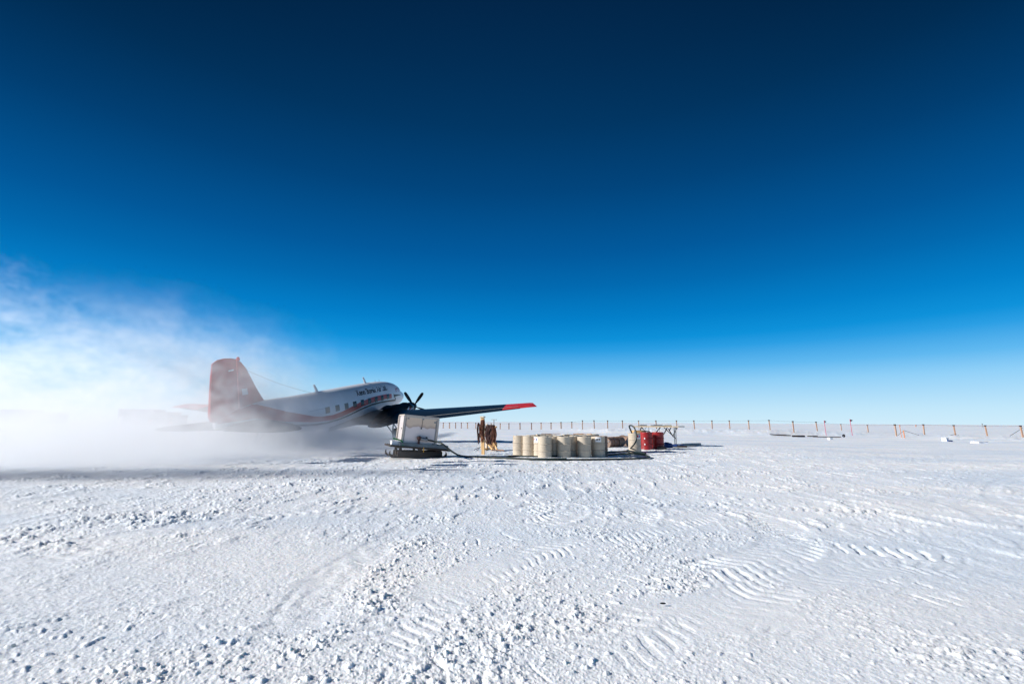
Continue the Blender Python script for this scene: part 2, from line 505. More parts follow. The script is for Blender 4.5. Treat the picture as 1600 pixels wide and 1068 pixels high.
def B(a, s, u):        # a aft of the nose, s to starboard, u above the fuselage axis
    return Vector((GA - a, -s, u + GU))


# fuselage stations: a, half width, top, bottom
FUS = [(-.92, .05, -.24, -.40), (-.86, .16, -.16, -.48), (-.7, .32, -.04, -.60), (-.4, .48, .10, -.74), (0, .64, .26, -.88), (.42, .76, .42, -.97), (.62, .80, .50, -1.0),
       (.85, .86, .74, -1.03), (1.05, .90, .92, -1.06), (1.5, .97, 1.09, -1.10), (2.24, 1.06, 1.26, -1.15), (3.2, 1.14, 1.39, -1.21), (4.3, 1.20, 1.46, -1.27), (6, 1.24, 1.50, -1.31),
       (9, 1.25, 1.52, -1.33), (10.7, 1.21, 1.52, -1.26), (12.4, 1.13, 1.53, -1.04), (13.8, 1.02, 1.55, -.79), (15.2, .86, 1.57, -.52), (16.2, .70, 1.61, -.32), (17.3, .53, 1.64, -.09),
       (18.3, .38, 1.50, .14), (19.3, .20, 1.28, .40), (20.2, .06, 1.08, .64)]


def fus(a):
    A = np.array(FUS)
    # smooth interpolation of the stations
    w = np.interp(a, A[:, 0], A[:, 1]); t = np.interp(a, A[:, 0], A[:, 2]); b = np.interp(a, A[:, 0], A[:, 3])
    return float(w), float(t), float(b)


def fus_s(a):
    k = .10 if a < 2.6 else .5
    v = [fus(max(-.92, a + d)) for d in (-k, -k / 2, 0, k / 2, k)] if a > -.6 else [fus(a)]
    return tuple(sum(x) / len(v) for x in zip(*v))


def fus_half_w(a, u):
    w, t, b = fus_s(a)
    c = (t + b) / 2; h = (t - b) / 2
    q = max(0, 1 - abs((u - c) / h) ** 2.15)
    return w * q ** (1 / 2.15)


def skin(a, u, off=0.0):
    w, t, b = fus_s(a); q = (u - (t + b) / 2) / ((t - b) / 2)
    return B(a, fus_half_w(a, u) + off * math.sqrt(max(0, 1 - q * q)), u + off * q ** 3)


def build_fuselage():
    bm = bmesh.new(); rings = []
    st = sorted(set([-.92, -.9, -.86, -.78, -.66, -.5] + [round(x, 3) for x in np.arange(-.35, 3.2, .12)] + [round(x, 3) for x in np.arange(3.3, 20.2, .4)] + [20.2]))
    n = 44
    for a in st:
        w, t, b = fus_s(a); c = (t + b) / 2; h = (t - b) / 2
        ring = []
        for k in range(n):
            th = 2 * math.pi * k / n
            cx, sx = math.cos(th), math.sin(th)
            e = 2 / 2.15
            ring.append(B(a, w * math.copysign(abs(cx) ** e, cx), c + h * math.copysign(abs(sx) ** e, sx)))
        rings.append(ring)
    loft(bm, rings)
    return obj("fuselage", bm, MT['white'], air, smooth=True)


body = build_fuselage()


def strip(name, fa, a0, a1, m, off, parent, da=.15, nu=5, side=1):
    """painted band on the skin; fa(a) -> (u_low, u_high)"""
    bm = bmesh.new(); n = max(2, int((a1 - a0) / da)); prev = None
    for i in range(n + 1):
        a = a0 + (a1 - a0) * i / n; lo, hi = fa(a)
        col = []
        for k in range(nu + 1):
            u = lo + (hi - lo) * k / nu
            p = skin(a, u, off); 
            if side < 0: p.y = -p.y
            col.append(bm.verts.new(p))
        if prev:
            for k in range(nu): bm.faces.new((prev[k], prev[k + 1], col[k + 1], col[k]))
        prev = col
    return obj(name, bm, m, parent, smooth=True)


def stripe_c(a):  # centre height of the red band along the body
    return float(np.interp(a, [3.3, 4.5, 6.3, 8.3, 9.6, 10.9, 11.9, 13, 13.8, 16, 18, 20.3], [.14, .24, .28, .18, .0, -.16, -.22, -.13, .0, .55, 1.15, 1.3]))


def stripe_w(a):
    return float(np.interp(a, [3.3, 6.3, 9, 12, 13, 13.8, 16, 18, 20], [.38, .42, .42, .34, .32, .36, .60, .70, .6]))


def black_c(a):
    return float(np.interp(a, [2.4, 3.9, 5.4, 6.9, 8.6, 10.1, 11.2, 12.3, 13.4, 14.6, 16], [-.34, -.20, -.10, -.08, -.20, -.39, -.48, -.50, -.42, -.24, .0]))


for sd in (1, -1):
    strip("red_stripe", lambda a: (stripe_c(a) - stripe_w(a) / 2, min(fus_s(a)[1] - .01, stripe_c(a) + stripe_w(a) / 2)), 3.35, 17.2, MT['red'], .006, body, side=sd)
    strip("black_stripe", lambda a: (black_c(a) - .065, black_c(a) + .065), 2.45, 15.8, MT['black'], .006, body, side=sd, nu=2)
    # cheat line turning up behind the cockpit door and running to a point on the nose
    strip("black_stripe", lambda a: (-.40 + (a - 2.42) * 1.15 - .02, -.40 + (a - 2.42) * 1.15 + .16), 2.42, 2.92, MT['black'], .008, body, side=sd, nu=2, da=.05)
    strip("black_stripe", lambda a: (-.03 + (a - 1.0) * .02, -.02 + (a - 1.0) * .13), 1.0, 2.9, MT['black'], .007, body, side=sd, nu=2, da=.08)

# cabin windows
wa = [4.10 + 1.043 * i for i in range(9)]
def skin_panel(bm, a, u0, u1, hw, off, sd):
    g = []
    for uu in np.linspace(u0, u1, 5):
        r_ = []
        for x in (a - hw, a + hw):
            p = skin(x, uu, off); p.y *= sd; r_.append(bm.verts.new(p))
        g.append(r_)
    for A_, C_ in zip(g[:-1], g[1:]): bm.faces.new((A_[0], A_[1], C_[1], C_[0]))
    return bm


for sd in (1, -1):
    for i, a in enumerate(wa):
        uc = .20 + .02 * i; lo, hi = uc - .18, uc + .18
        fm = obj("cabin_window", skin_panel(bmesh.new(), a, lo - .03, hi + .03, .23, .010, sd), MT['steel'] if i >= 6 else MT['black'], body)
        obj("pane", skin_panel(bmesh.new(), a, lo, hi, .205, .014, sd), MT['pane_grey'] if i >= 6 else MT['glass'], fm)

# windscreen panes and side cockpit window
for sd in (1, -1):
    obj("cockpit_side_window", skin_panel(bmesh.new(), 1.18, .48, .80, .17, .014, sd), MT['glass'], body)
    bm = bmesh.new(); g = []
    for a_ in (.60, .72, .86, 1.02):
        w_, t_, b_ = fus_s(a_); rr_ = []
        for u_ in (t_ - .004, t_ - .03, t_ - .10, t_ - .24):
            p = skin(a_, u_, .014); p.y = sd * min(-.04, p.y) if u_ == t_ - .004 else p.y * sd
            if u_ == t_ - .004: p.z += .012
            rr_.append(bm.verts.new(p))
        g.append(rr_)
    for A_, C_ in zip(g[:-1], g[1:]):
        for k in range(3): bm.faces.new((A_[k], A_[k + 1], C_[k + 1], C_[k]))
    obj("windscreen_pane", bm, MT['glass'], body)

# rear cargo door outline
strip("door_seam", lambda a: (.52, .54), 12.6, 14.2, MT['steel'], .008, body, nu=1)

# lettering on the skin
def lettering(text, a_start, a_end, u0, shear, size, m, name):
    cu = bpy.data.curves.new("t", 'FONT'); cu.body = text; cu.size = 1; cu.shear = .25; cu.offset = .025
    t = bpy.data.objects.new("t", cu); COL.objects.link(t)
    dg = bpy.context.evaluated_depsgraph_get(); me = bpy.data.meshes.new_from_object(t.evaluated_get(dg))
    bpy.data.objects.remove(t); bpy.data.curves.remove(cu)
    v = np.array([x.co[:] for x in me.vertices]); x0, x1 = v[:, 0].min(), v[:, 0].max()
    # text reads tail to nose on the starboard side
    for vert in me.vertices:
        f = (vert.co.x - x0) / (x1 - x0)
        a = a_start + (a_end - a_start) * f
        u = u0 + shear * f + vert.co.y * size
        vert.co = skin(a, u, .012)
    o = link(name, me, m, body); return o


lettering("Kenn Borek Air Ltd.", 8.7, 3.9, .84, -.10, .54, MT['black'], "company_lettering")

# small maple-leaf flag behind the windscreen: two red bars and a leaf
bm = bmesh.new()
def patch(bm, a0, a1, u0, u1, off=.013):
    vs = [bm.verts.new(skin(a, u, off)) for a, u in ((a0, u0), (a1, u0), (a1, u1), (a0, u1))]; bm.faces.new(vs)
patch(bm, 2.30, 2.17, .38, .70); patch(bm, 1.75, 1.62, .36, .68)
leaf = [(0, -.13), (.0, .0), (.10, .04), (.05, .07), (.07, .13), (.02, .11), (0, .16), (-.02, .11), (-.07, .13), (-.05, .07), (-.10, .04)]
vs = [bm.verts.new(skin(1.96 - x * 1.4, .52 + y * 1.1, .013)) for x, y in leaf[1:]]
cc = bm.verts.new(skin(1.96, .56, .013))
for i in range(len(vs)): bm.faces.new((cc, vs[i], vs[(i + 1) % len(vs)]))
obj("flag_emblem", bm, MT['red'], body)

# roof aerials
for a in (11.9, 5.6):
    bm = bmesh.new(); t = fus_s(a)[1] - .03
    vs = [[B(a - .16, s, t), B(a + .14, s, t), B(a + .40, s, t + .52), B(a + .24, s, t + .54)] for s in (-.025, .025)]
    loft(bm, vs); obj("aerial", bm, MT['white'], body)
for a in (3.3, 4.0):
    bm = bmesh.new(); tube(bm, [B(a, 0, 1.36), B(a + .02, 0, 1.58)], .015, 5); obj("aerial", bm, MT['steel'], body)


# aerofoil lofts
def foil(le, te, th, n=9):
    """closed section between leading and trailing edge points (Vectors), thickness ratio th, thickness along body up"""
    c = (te - le); L = c.length; up = Vector((0, 0, 1)); pts = []
    xs = [(1 - math.cos(math.pi * i / n)) / 2 for i in range(n + 1)]
    yt = lambda x: 5 * th * L * (.2969 * math.sqrt(x) - .126 * x - .3516 * x * x + .2843 * x ** 3 - .1015 * x ** 4)
    for x in xs: pts.append(le + c * x + up * yt(x) * 1.15)
    for x in xs[::-1][1:-1]: pts.append(le + c * x - up * yt(x) * .85)
    return pts


def wing(side):
    # s, LE a, TE a, u, thickness
    S = [(0, 5.35, 9.75, -.94, .15), (1.2, 5.35, 9.75, -.94, .15), (2.8, 5.35, 9.70, -.94, .15), (4.0, 5.45, 9.65, -.90, .145)]
    def outer(s):
        f = (s - 4.0) / 10.3
        return (s, 5.45 + 2.75 * f, 9.65 - .02 * f, -.90 + 1.10 * f, .145 - .045 * f)
    bm = bmesh.new()
    st = S + [outer(s) for s in (6, 8, 10, 12.25)]
    loft(bm, [foil(B(a0, s * side, u), B(a1, s * side, u - .045 * (a1 - a0)), th) for s, a0, a1, u, th in st])
    w = obj("wing", bm, MT['wing'], air, smooth=True)
    # red tip, square cut
    bm = bmesh.new()
    st = [outer(s) for s in (12.25, 13.2, 13.95)]
    loft(bm, [foil(B(a0, s * side, u), B(a1, s * side, u - .045 * (a1 - a0)), th) for s, a0, a1, u, th in st] +
         [foil(B(8.30, 14.12 * side, .20), B(9.62, 14.60 * side, .15), .08), foil(B(8.42, 14.2 * side, .19), B(9.58, 14.66 * side, .145), .03)])
    tip = obj("wing_tip", bm, MT['red'], w, smooth=True); tip["label"] = "bright red squared-off wing tip"
    # aileron / flap panels: slightly proud slabs along the trailing edge with a pale hinge line
    def panel(s0, s1, a_h, name, m, drop=.0):
        bm = bmesh.new(); rr = []
        for s in np.linspace(s0, s1, 6):
            if s <= 4: k = (s, 5.4, 9.7, -.93, .15)
            else: k = outer(s)
            ah = k[2] - a_h * (1 - .35 * max(0, (s - 4)) / 10.3)
            te = B(k[2] + .03, s * side, k[3] - .045 * (k[2] - k[1]) - drop); h0 = B(ah, s * side, k[3] - .045 * (ah - k[1]))
            L = k[2] - k[1]; t = k[4] * L * .30 * (a_h / 1.0) ** .5 * (1 - .3 * max(0, s - 4) / 10)
            rr.append([h0 + Vector((0, 0, t * .72)), te + Vector((0, 0, .012)), te - Vector((0, 0, .012)), h0 - Vector((0, 0, t * .6))])
        loft(bm, rr); return obj(name, bm, m, w)
    panel(5.2, 13.5, .62, "aileron", MT['wing'])
    panel(1.35, 5.1, .8, "flap", MT['wing'])
    bm = bmesh.new()
    for s0, s1 in ((4.2, 13.3),):
        P = []
        for s in np.linspace(s0, s1, 8):
            k = outer(s); L = k[2] - k[1]; ah = k[2] - .70 * (1 - .35 * (s - 4) / 10.3)
            x = (ah - k[1]) / L; yt = 5 * k[4] * L * (.2969 * math.sqrt(x) - .126 * x - .3516 * x * x + .2843 * x ** 3 - .1015 * x ** 4)
            P.append(B(ah, s * side, k[3] - .045 * (ah - k[1])) + Vector((0, 0, yt * 1.15 + .012)))
        tube(bm, P, .016, 5)
    obj("hinge_line", bm, MT['steel'], w)
    # root fillet against the body
    bm = bmesh.new(); rings = []
    for a, hh, ww in ((5.0, .10, .35), (6.2, .32, .75), (7.8, .42, .95), (9.4, .38, 1.0), (10.6, .22, .7), (11.6, .05, .25)):
        s0 = fus_half_w(min(a, 11.5), -.85) - .25
        rings.append([B(a, side * s0, -1.25), B(a, side * (s0 + ww), -1.12), B(a, side * (s0 + ww * .5), -1.0 + hh * .25), B(a, side * (s0 + .12), -.95 + hh)])
    loft(bm, rings); obj("root_fillet", bm, MT['nacelle'], w, smooth=True)
    return w


wings = {s: wing(s) for s in (1, -1)}


def engine(side):
    sc = 2.82 * side
    def ring(a, r, cu, ry=None, n=20, flat=1.0):
        ry = ry or r
        return [B(a, sc + r * math.cos(t), cu + ry * math.sin(t)) for t in [2 * math.pi * k / n for k in range(n)]]
    bm = bmesh.new()
    loft(bm, [ring(3.0, .30, -.82), ring(3.05, .40, -.82), ring(3.5, .46, -.84), ring(4.2, .50, -.87, .50), ring(5.2, .57, -.87, .62), ring(6.2, .62, -.86, .70),
              ring(7.4, .58, -.90, .70), ring(8.6, .44, -1.0, .52), ring(9.6, .25, -1.08, .28), ring(10.3, .06, -1.1, .06)])
    nac = obj("engine_nacelle", bm, MT['nacelle'], air, smooth=True)
    bm = bmesh.new(); loft(bm, [ring(2.84, .24, -.82), ring(2.92, .34, -.82), ring(3.2, .41, -.82), ring(4.0, .515, -.86, .51), ring(4.02, .48, -.86, .48)])
    obj("engine_cowl", bm, MT['cowl'], nac, smooth=True)
    bm = bmesh.new(); tube(bm, [B(2.95, sc, -1.2), B(3.5, sc, -1.26), B(4.4, sc, -1.26), B(5.3, sc, -1.15)], [.17, .24, .24, .1], 12); obj("air_intake", bm, MT['nacelle'], nac, smooth=True)
    # exhaust stubs on each flank
    for q in (1, -1):
        bm = bmesh.new(); tube(bm, [B(4.1, sc + q * .40, -.65), B(4.3, sc + q * .58, -.60), B(4.7, sc + q * .70, -.58)], [.12, .14, .13], 10)
        obj("exhaust_pipe", bm, MT['cowl'], nac, smooth=True)
    # scoop humps on the crown
    for a, h in ((4.6, .14), (7.4, .16)):
        bm = bmesh.new(); loft(bm, [[B(a + da, sc + x, (-.40 if a < 5 else -.24) + (.0 if z == 0 else h * k)) for x, z in ((-.26, 0), (-.17, 1), (.17, 1), (.26, 0))] for da, k in ((-.5, .05), (-.2, 1), (.3, .9), (.9, .1))])
        obj("cowl_scoop", bm, MT['nacelle'], nac, smooth=True)
    # white chevron with a red heart on the outer flank
    def on(a, dz, off):
        ry = np.interp(a, [3.05, 3.5, 4.2, 5.2, 6.2], [.40, .46, .52, .62, .70]); rx = np.interp(a, [3.05, 3.5, 4.2, 5.2, 6.2], [.40, .46, .52, .57, .62]); cu = np.interp(a, [3.05, 3.5, 4.2, 5.2, 6.2], [-.82, -.84, -.87, -.87, -.86])
        z = max(-1, min(1, dz / ry)); return B(a, sc + side * (rx * math.sqrt(max(0, 1 - z * z)) + off), cu + dz)
    for nm, pts, mm, off in (("chevron_mark", [(3.7, .02), (4.3, .02), (4.9, .02), (5.5, .02), (5.0, .22), (4.6, .34), (4.2, .22)], 'sticker', .014), ("chevron_mark", [(4.25, .05), (4.6, .05), (4.95, .05), (4.6, .2)], 'red', .02)):
        bm = bmesh.new()
        c = bm.verts.new(on(4.6, .1, off)); vs = [bm.verts.new(on(a, z, off)) for a, z in pts]
        for i in range(len(vs)): bm.faces.new((c, vs[i], vs[(i + 1) % len(vs)]))
        obj(nm, bm, MT[mm], nac)
    # propeller: spinner and five broad blades, at rest
    prop = empty("propeller"); prop.parent = air; prop.location = B(2.66, sc, -.82)
    bm = bmesh.new(); lathe(bm, [(.02, .42), (.10, .38), (.19, .22), (.24, 0), (.25, -.2)], 20, 'x'); obj("spinner", bm, MT['cowl'], prop, smooth=True)
    for k in range(5):
        th = R(90 + 38 + 72 * k) if side > 0 else R(60 + 72 * k)
        # blade direction in the prop disc: y is port, z up
        d = Vector((0, math.cos(th), math.sin(th))); t = Vector((0, -math.sin(th), math.cos(th)))
        bm = bmesh.new(); rings = []
        for r_, w_, tw, thk in ((.16, .06, 60, .06), (.35, .085, 52, .045), (.6, .12, 40, .03), (.9, .14, 30, .022), (1.2, .135, 24, .016), (1.38, .11, 21, .012), (1.45, .05, 20, .006)):
            ch = t * math.cos(R(tw)) + Vector((1, 0, 0)) * math.sin(R(tw)); nn = d.cross(ch)
            rings.append([d * r_ + ch * w_, d * r_ + nn * thk, d * r_ - ch * w_, d * r_ - nn * thk])
        loft(bm, rings); obj("blade", bm, MT['black'], prop, smooth=False)
    # main gear
    gear = empty("main_gear"); gear.parent = air; gear.location = (0, 0, 0)
    def P(a, s, u): return B(a, sc + s, u)
    bm = bmesh.new()
    for q in (-.32, .32):
        tube(bm, [P(5.7, q, -1.2), P(6.15, q, -2.50)], .055, 8)
        tube(bm, [P(7.4, q, -1.3), P(6.2, q, -2.35)], .04, 8)
        tube(bm, [P(6.15, q, -2.50), P(6.15, 0, -2.50)], .05, 8)
    tube(bm, [P(5.8, -.32, -1.6), P(5.8, .32, -1.6)], .035, 6)
    tube(bm, [P(5.75, -.32, -1.4), P(6.05, .32, -2.2)], .02, 6)
    obj("strut", bm, MT['steel'], gear, smooth=True)
    bm = bmesh.new(); pr = [(.12, -.15), (.36, -.16), (.45, -.11), (.47, 0), (.45, .11), (.36, .16), (.12, .15)]
    rings = []
    for k in range(24):
        t = 2 * math.pi * k / 24; rings.append([P(6.15 + r_ * math.cos(t), w_, -2.50 + r_ * math.sin(t)) for r_, w_ in pr])
    vr = [[bm.verts.new(p) for p in r_] for r_ in rings]
    for i in range(24):
        for k in range(len(pr)): bm.faces.new((vr[i][k], vr[i][(k + 1) % len(pr)], vr[(i + 1) % 24][(k + 1) % len(pr)], vr[(i + 1) % 24][k]))
    obj("wheel", bm, MT['rubber'], gear, smooth=True)
    # ski, horizontal on the snow (the body itself sits nose up)
    bm = bmesh.new(); rings = []
    c0 = P(6.15, 0, -2.93)
    for x, z in ((1.45, .26), (1.3, .12), (1.0, .03), (0, 0), (-1.2, 0), (-1.5, .05)):
        up = Vector((x * math.cos(THETA) + z * math.sin(THETA), 0, -x * math.sin(THETA) + z * math.cos(THETA)))
        rings.append([c0 + up + Vector((0, y, dz)) for y, dz in ((-.34, 0), (.34, 0), (.34, .07), (-.34, .07))])
    loft(bm, rings); obj("ski", bm, MT['cowl'], gear)
    return nac


for s in (1, -1): engine(s)

# tailplane
for side in (1, -1):
    S = [(0, 17.2, 20.2, .56, .09), (.6, 17.3, 20.2, .56, .09), (1.6, 17.65, 20.3, .54, .09), (2.8, 18.1, 20.25, .52, .08), (3.6, 18.6, 20.05, .5, .07), (4.05, 19.0, 19.85, .49, .05), (4.25, 19.35, 19.6, .49, .04)]
    bm = bmesh.new(); loft(bm, [foil(B(a0, s * side, u), B(a1, s * side, u), th) for s, a0, a1, u, th in S])
    st = obj("stabiliser", bm, MT['stab'], air, smooth=True)
    bm = bmesh.new(); rr = []
    for s, a1, c, uu in ((.6, 20.23, 1.1, .56), (1.6, 20.33, 1.15, .54), (2.8, 20.28, 1.05, .52), (3.5, 20.1, .85, .5), (3.95, 19.9, .5, .49)):
        rr.append([B(a1 - c, s * side, uu + .02 + .10 * c), B(a1 + .01, s * side, uu + .012), B(a1 + .01, s * side, uu - .012), B(a1 - c, s * side, uu - .02 - .08 * c)])
    loft(bm, rr); obj("elevator", bm, MT['stab'], st)

# fin and rudder (outline measured on the photograph, real thickness)
def plate(name, pts, th, m, parent, th_top=None):
    zc = [p[1] for p in pts]; z0, z1 = min(zc), max(zc); th_top = th_top or th
    bm = bmesh.new(); rings = []
    for sgn in (-1, 1):
        rings.append([B(a, sgn * (th + (th_top - th) * (u - z0) / (z1 - z0)) / 2, u) for a, u in pts])
    loft(bm, rings); return obj(name, bm, m, parent, bevel=.02)


fin = plate("fin", [(16.3, 1.2), (16.75, 1.5), (17.04, 1.86), (17.41, 2.39), (17.74, 2.97), (18.05, 3.5), (18.38, 3.86), (18.66, 4.04), (18.66, .85), (16.6, 1.0)], .20, MT['red'], air, .09)
rud = plate("rudder", [(18.70, .85), (18.70, 4.05), (19.05, 4.11), (19.46, 4.12), (19.85, 4.06), (20.2, 3.89), (20.30, 3.2), (20.38, 2.4), (20.47, 1.3), (20.36, 1.0), (19.88, .88)], .18, MT['red'], air, .08)
bm = bmesh.new(); lathe(bm, [(.09, 0), (.09, .1), (.05, .19), (.01, .2)], 12); o = obj("beacon", bm, MT['lens'], fin, smooth=True); o.location = B(18.55, 0, 3.96)
bm = bmesh.new(); patch_pts = [(18.45, 2.1), (18.05, 2.1), (18.1, 2.45), (18.5, 2.45)]
bm.faces.new([bm.verts.new(B(a, .112, u)) for a, u in patch_pts]); obj("fin_panel", bm, MT['sticker'], fin)
bm = bmesh.new(); bm.faces.new([bm.verts.new(B(a, .085, u)) for a, u in ((19.3, 3.42), (18.95, 3.46), (18.95, 3.53), (19.3, 3.49))]); obj("fin_panel", bm, MT['sticker'], fin)
# red fairing running from the fin down onto the tail cone
for sd in (1, -1):
    strip("tail_flash", lambda a: (float(np.interp(a, [16, 17, 18, 20.1], [.25, .5, .78, .86])), min(fus_s(a)[1] - .0008, float(np.interp(a, [16, 16.6, 17, 17.6, 18.2], [.87, 1.08, 1.25, 1.46, 1.9])))), 16.0, 20.1, MT['red'], .008, body, side=sd, nu=14)
# wire aerial from fin to roof
bm = bmesh.new(); p0, p1 = B(17.95, 0, 3.4), B(12.6, 0, fus_s(12.6)[1] + .02)
tube(bm, [p0.lerp(p1, t / 10) - Vector((0, 0, .12 * 4 * (t / 10) * (1 - t / 10))) for t in range(11)], .008, 5); obj("wire_aerial", bm, MT['black'], body)
# tail wheel with ski
tg = empty("tail_gear"); tg.parent = air
bm = bmesh.new(); tube(bm, [B(16.6, 0, -.15), B(17.5, 0, -.72)], .05, 8); tube(bm, [B(17.3, 0, 0), B(17.5, 0, -.72)], .04, 8); obj("strut", bm, MT['steel'], tg)
bm = bmesh.new(); tube(bm, [B(17.5, -.09, -.72), B(17.5, .09, -.72)], .2, 16); obj("wheel", bm, MT['rubber'], tg)
bm = bmesh.new(); c0 = B(17.5, 0, -.90); rings = []
for x, z in ((.65, .2), (.5, .06), (.3, 0), (-.55, 0), (-.65, .03)):
    up = Vector((x * math.cos(THETA) + z * math.sin(THETA), 0, -x * math.sin(THETA) + z * math.cos(THETA)))
    rings.append([c0 + up + Vector((0, y, dz)) for y, dz in ((-.2, 0), (.2, 0), (.2, .05), (-.2, .05))])
loft(bm, rings); obj("ski", bm, MT['cowl'], tg)

# ================================================================== PUMP BOX ON ITS SLED
SY = 19.2
sp = at(650, 712, SY); sled_loc = Vector((sp.x, sp.y, 0.0))
SYAW = R(24); TILT = R(5.0)
sled = empty("cargo_sled", sled_loc, rot=(0, TILT * .35, SYAW))
tag(sled, "dark brown freight sled with curled steel runners under the white pump box", "sled")
for y in (-.5, .5):
    bm = bmesh.new()
    pr = [(-1.18, .22), (-1.17, .10), (-1.08, .02), (-.9, .0), (.95, .0), (1.08, .03), (1.15, .11), (1.14, .2)]
    rr = []
    for x, z in pr: rr.append([Vector((x, y - .05, z)), Vector((x, y + .05, z)), Vector((x * .965, y + .05, z + .07)), Vector((x * .965, y - .05, z + .07))])
    loft(bm, rr)
    beam(bm, (-.85, y, .17), (.95, y, .17), .09, .19)
    obj("runner", bm, MT['rust'], sled, bevel=.008)
for y in (-.5, .5):
    for x in (-.75, .0, .75):
        bm = bmesh.new(); beam(bm, (x, y, .2), (x, y, .37), .09, .12); obj("upright", bm, MT['rust'], sled)
bm = bmesh.new()
dk = Matrix.Rotation(TILT * .75, 4, 'Y')
def D(v): return dk @ Vector(v)
for y in np.linspace(-.62, .62, 7):
    beam(bm, D((-1.22, y, .395)), D((1.22, y, .395)), .185, .07)
obj("deck", bm, MT['darkwood'], sled, bevel=.006)
bm = bmesh.new(); beam(bm, D((0, -.72, .36)), D((0, .72, .36)), .08, .06); beam(bm, D((.8, -.72, .345)), D((.8, .72, .345)), .08, .06); beam(bm, D((-.8, -.72, .35)), D((-.8, .72, .35)), .08, .06)
obj("crossbeam", bm, MT['darkwood'], sled)
bm = bmesh.new(); tube(bm, [(-.9, -.36, .2), (.2, -.4, .22), (.5, -.36, .24), (.95, -.38, .18)], .09, 8); obj("drawbar", bm, MT['rust'], sled)
bm = bmesh.new(); box(bm, .12, -.735, .34, .035, .015, .2); o = obj("strap", bm, MT['yellow'], sled)
o["label"] = "yellow strap hanging from the deck edge"

tray = empty("steel_tray", sled_loc + Euler((0, TILT * .35, SYAW)).to_matrix() @ D((.12, 0, .432)), rot=(0, TILT, SYAW))
tag(tray, "low grey steel tray between the sled deck and the white pump box", "tray")
bm = bmesh.new(); box(bm, 0, 0, .03, 1.94, 1.3, .05)
obj("base_plate", bm, MT['galv'], tray)
for y in (-.66, .66):
    bm = bmesh.new(); box(bm, 0, y, .07, 1.98, .05, .14); obj("side_rail", bm, MT['galv'], tray, bevel=.008)
for x in (-.97, .97):
    bm = bmesh.new(); box(bm, x, 0, .07, .05, 1.27, .14); obj("end_rail", bm, MT['galv'], tray)

mrot = Euler((0, TILT, SYAW)).to_matrix()
pbx = empty("pump_box", tray.location + mrot @ Vector((-.20, .02, .057)), rot=(0, TILT, SYAW))
tag(pbx, "white insulated pump box with brown-stained front panel standing on the sled", "box")
BW, BD, BH = 1.38, 1.10, 1.14
bm = bmesh.new(); box(bm, 0, 0, BH / 2, BW - .04, BD - .04, BH); obj("cabinet", bm, MT['box'], pbx, bevel=.01)
bm = bmesh.new(); box(bm, 0, 0, BH + .018, BW + .05, BD + .05, .035); obj("lid", bm, MT['boxtrim'], pbx, bevel=.008)
for x in (-BW / 2, BW / 2):
    for y in (-BD / 2, BD / 2):
        bm = bmesh.new(); box(bm, x, y, BH / 2 - .002, .085, .06, BH - .005); obj("corner_post", bm, MT['boxtrim'], pbx, bevel=.005)
# front panel, stained along its top; base colour lightened and warmed for bounce light
ms = bpy.data.materials.new("stained_panel"); ms.use_nodes = True
nt = ms.node_tree; b = nt.nodes["Principled BSDF"]; b.inputs["Roughness"].default_value = .6
tc = nt.nodes.new("ShaderNodeTexCoord"); sx = nt.nodes.new("ShaderNodeSeparateXYZ"); nt.links.new(tc.outputs["Object"], sx.inputs[0])
wv = nt.nodes.new("ShaderNodeTexNoise"); wv.inputs["Scale"].default_value = 3.2; wv.inputs["Detail"].default_value = 3
mp = nt.nodes.new("ShaderNodeMapping"); mp.inputs["Scale"].default_value = (1, 1, .35); nt.links.new(tc.outputs["Object"], mp.inputs[0]); nt.links.new(mp.outputs[0], wv.inputs["Vector"])
ma = nt.nodes.new("ShaderNodeMath"); ma.operation = 'MULTIPLY_ADD'; ma.inputs[1].default_value = .32; nt.links.new(wv.outputs["Fac"], ma.inputs[0]); nt.links.new(sx.outputs["Z"], ma.inputs[2])
cr = nt.nodes.new("ShaderNodeValToRGB"); e = cr.color_ramp.elements
e[0].position = .0; e[0].color = (.86, .74, .70, 1); e[1].position = 1; e[1].color = (.82, .62, .46, 1)
for pz, c in ((.955, (.86, .74, .70)), (.985, (.58, .40, .32)), (.99, (.62, .44, .34))):
    q = cr.color_ramp.elements.new(pz * .9 + .0); q.color = (*c, 1)
nt.links.new(ma.outputs[0], cr.inputs[0]); nt.links.new(cr.outputs[0], b.inputs["Base Color"])
bm = bmesh.new(); box(bm, 0, -BD / 2 + .005, BH / 2 - .01, BW - .12, .03, BH - .05); fp = obj("front_panel", bm, ms, pbx, bevel=.004)
bm = bmesh.new(); box(bm, 0, -BD / 2 - .013, BH - .035, BW - .1, .012, .06); obj("top_trim", bm, MT['boxtrim'], pbx)
for x in (-BW / 2 + .075, BW / 2 - .075):
    bm = bmesh.new(); box(bm, x, -BD / 2 - .013, BH / 2 - .03, .014, .008, BH - .14); obj("seam", bm, MT['steel'], pbx)
bm = bmesh.new(); box(bm, .04, -BD / 2 - .02, .86, .012, .01, .34); box(bm, .02, -BD / 2 - .022, .68, .04, .02, .06); obj("latch", bm, MT['black'], pbx)
for x, z in ((-.54, 1.03), (.56, .96), (.06, 1.05), (.57, .1)):
    bm = bmesh.new(); box(bm, x, -BD / 2 - .018, z, .07, .014, .05); obj("hinge", bm, MT['steel'], pbx)
bm = bmesh.new(); box(bm, -BW / 2 - .012, -.25, .62, .014, .06, .07); obj("hinge", bm, MT['rust'], pbx)
bm = bmesh.new(); box(bm, -BW / 2 - .014, -.1, .08, .014, .12, .16); obj("notice", bm, MT['sticker'], pbx)
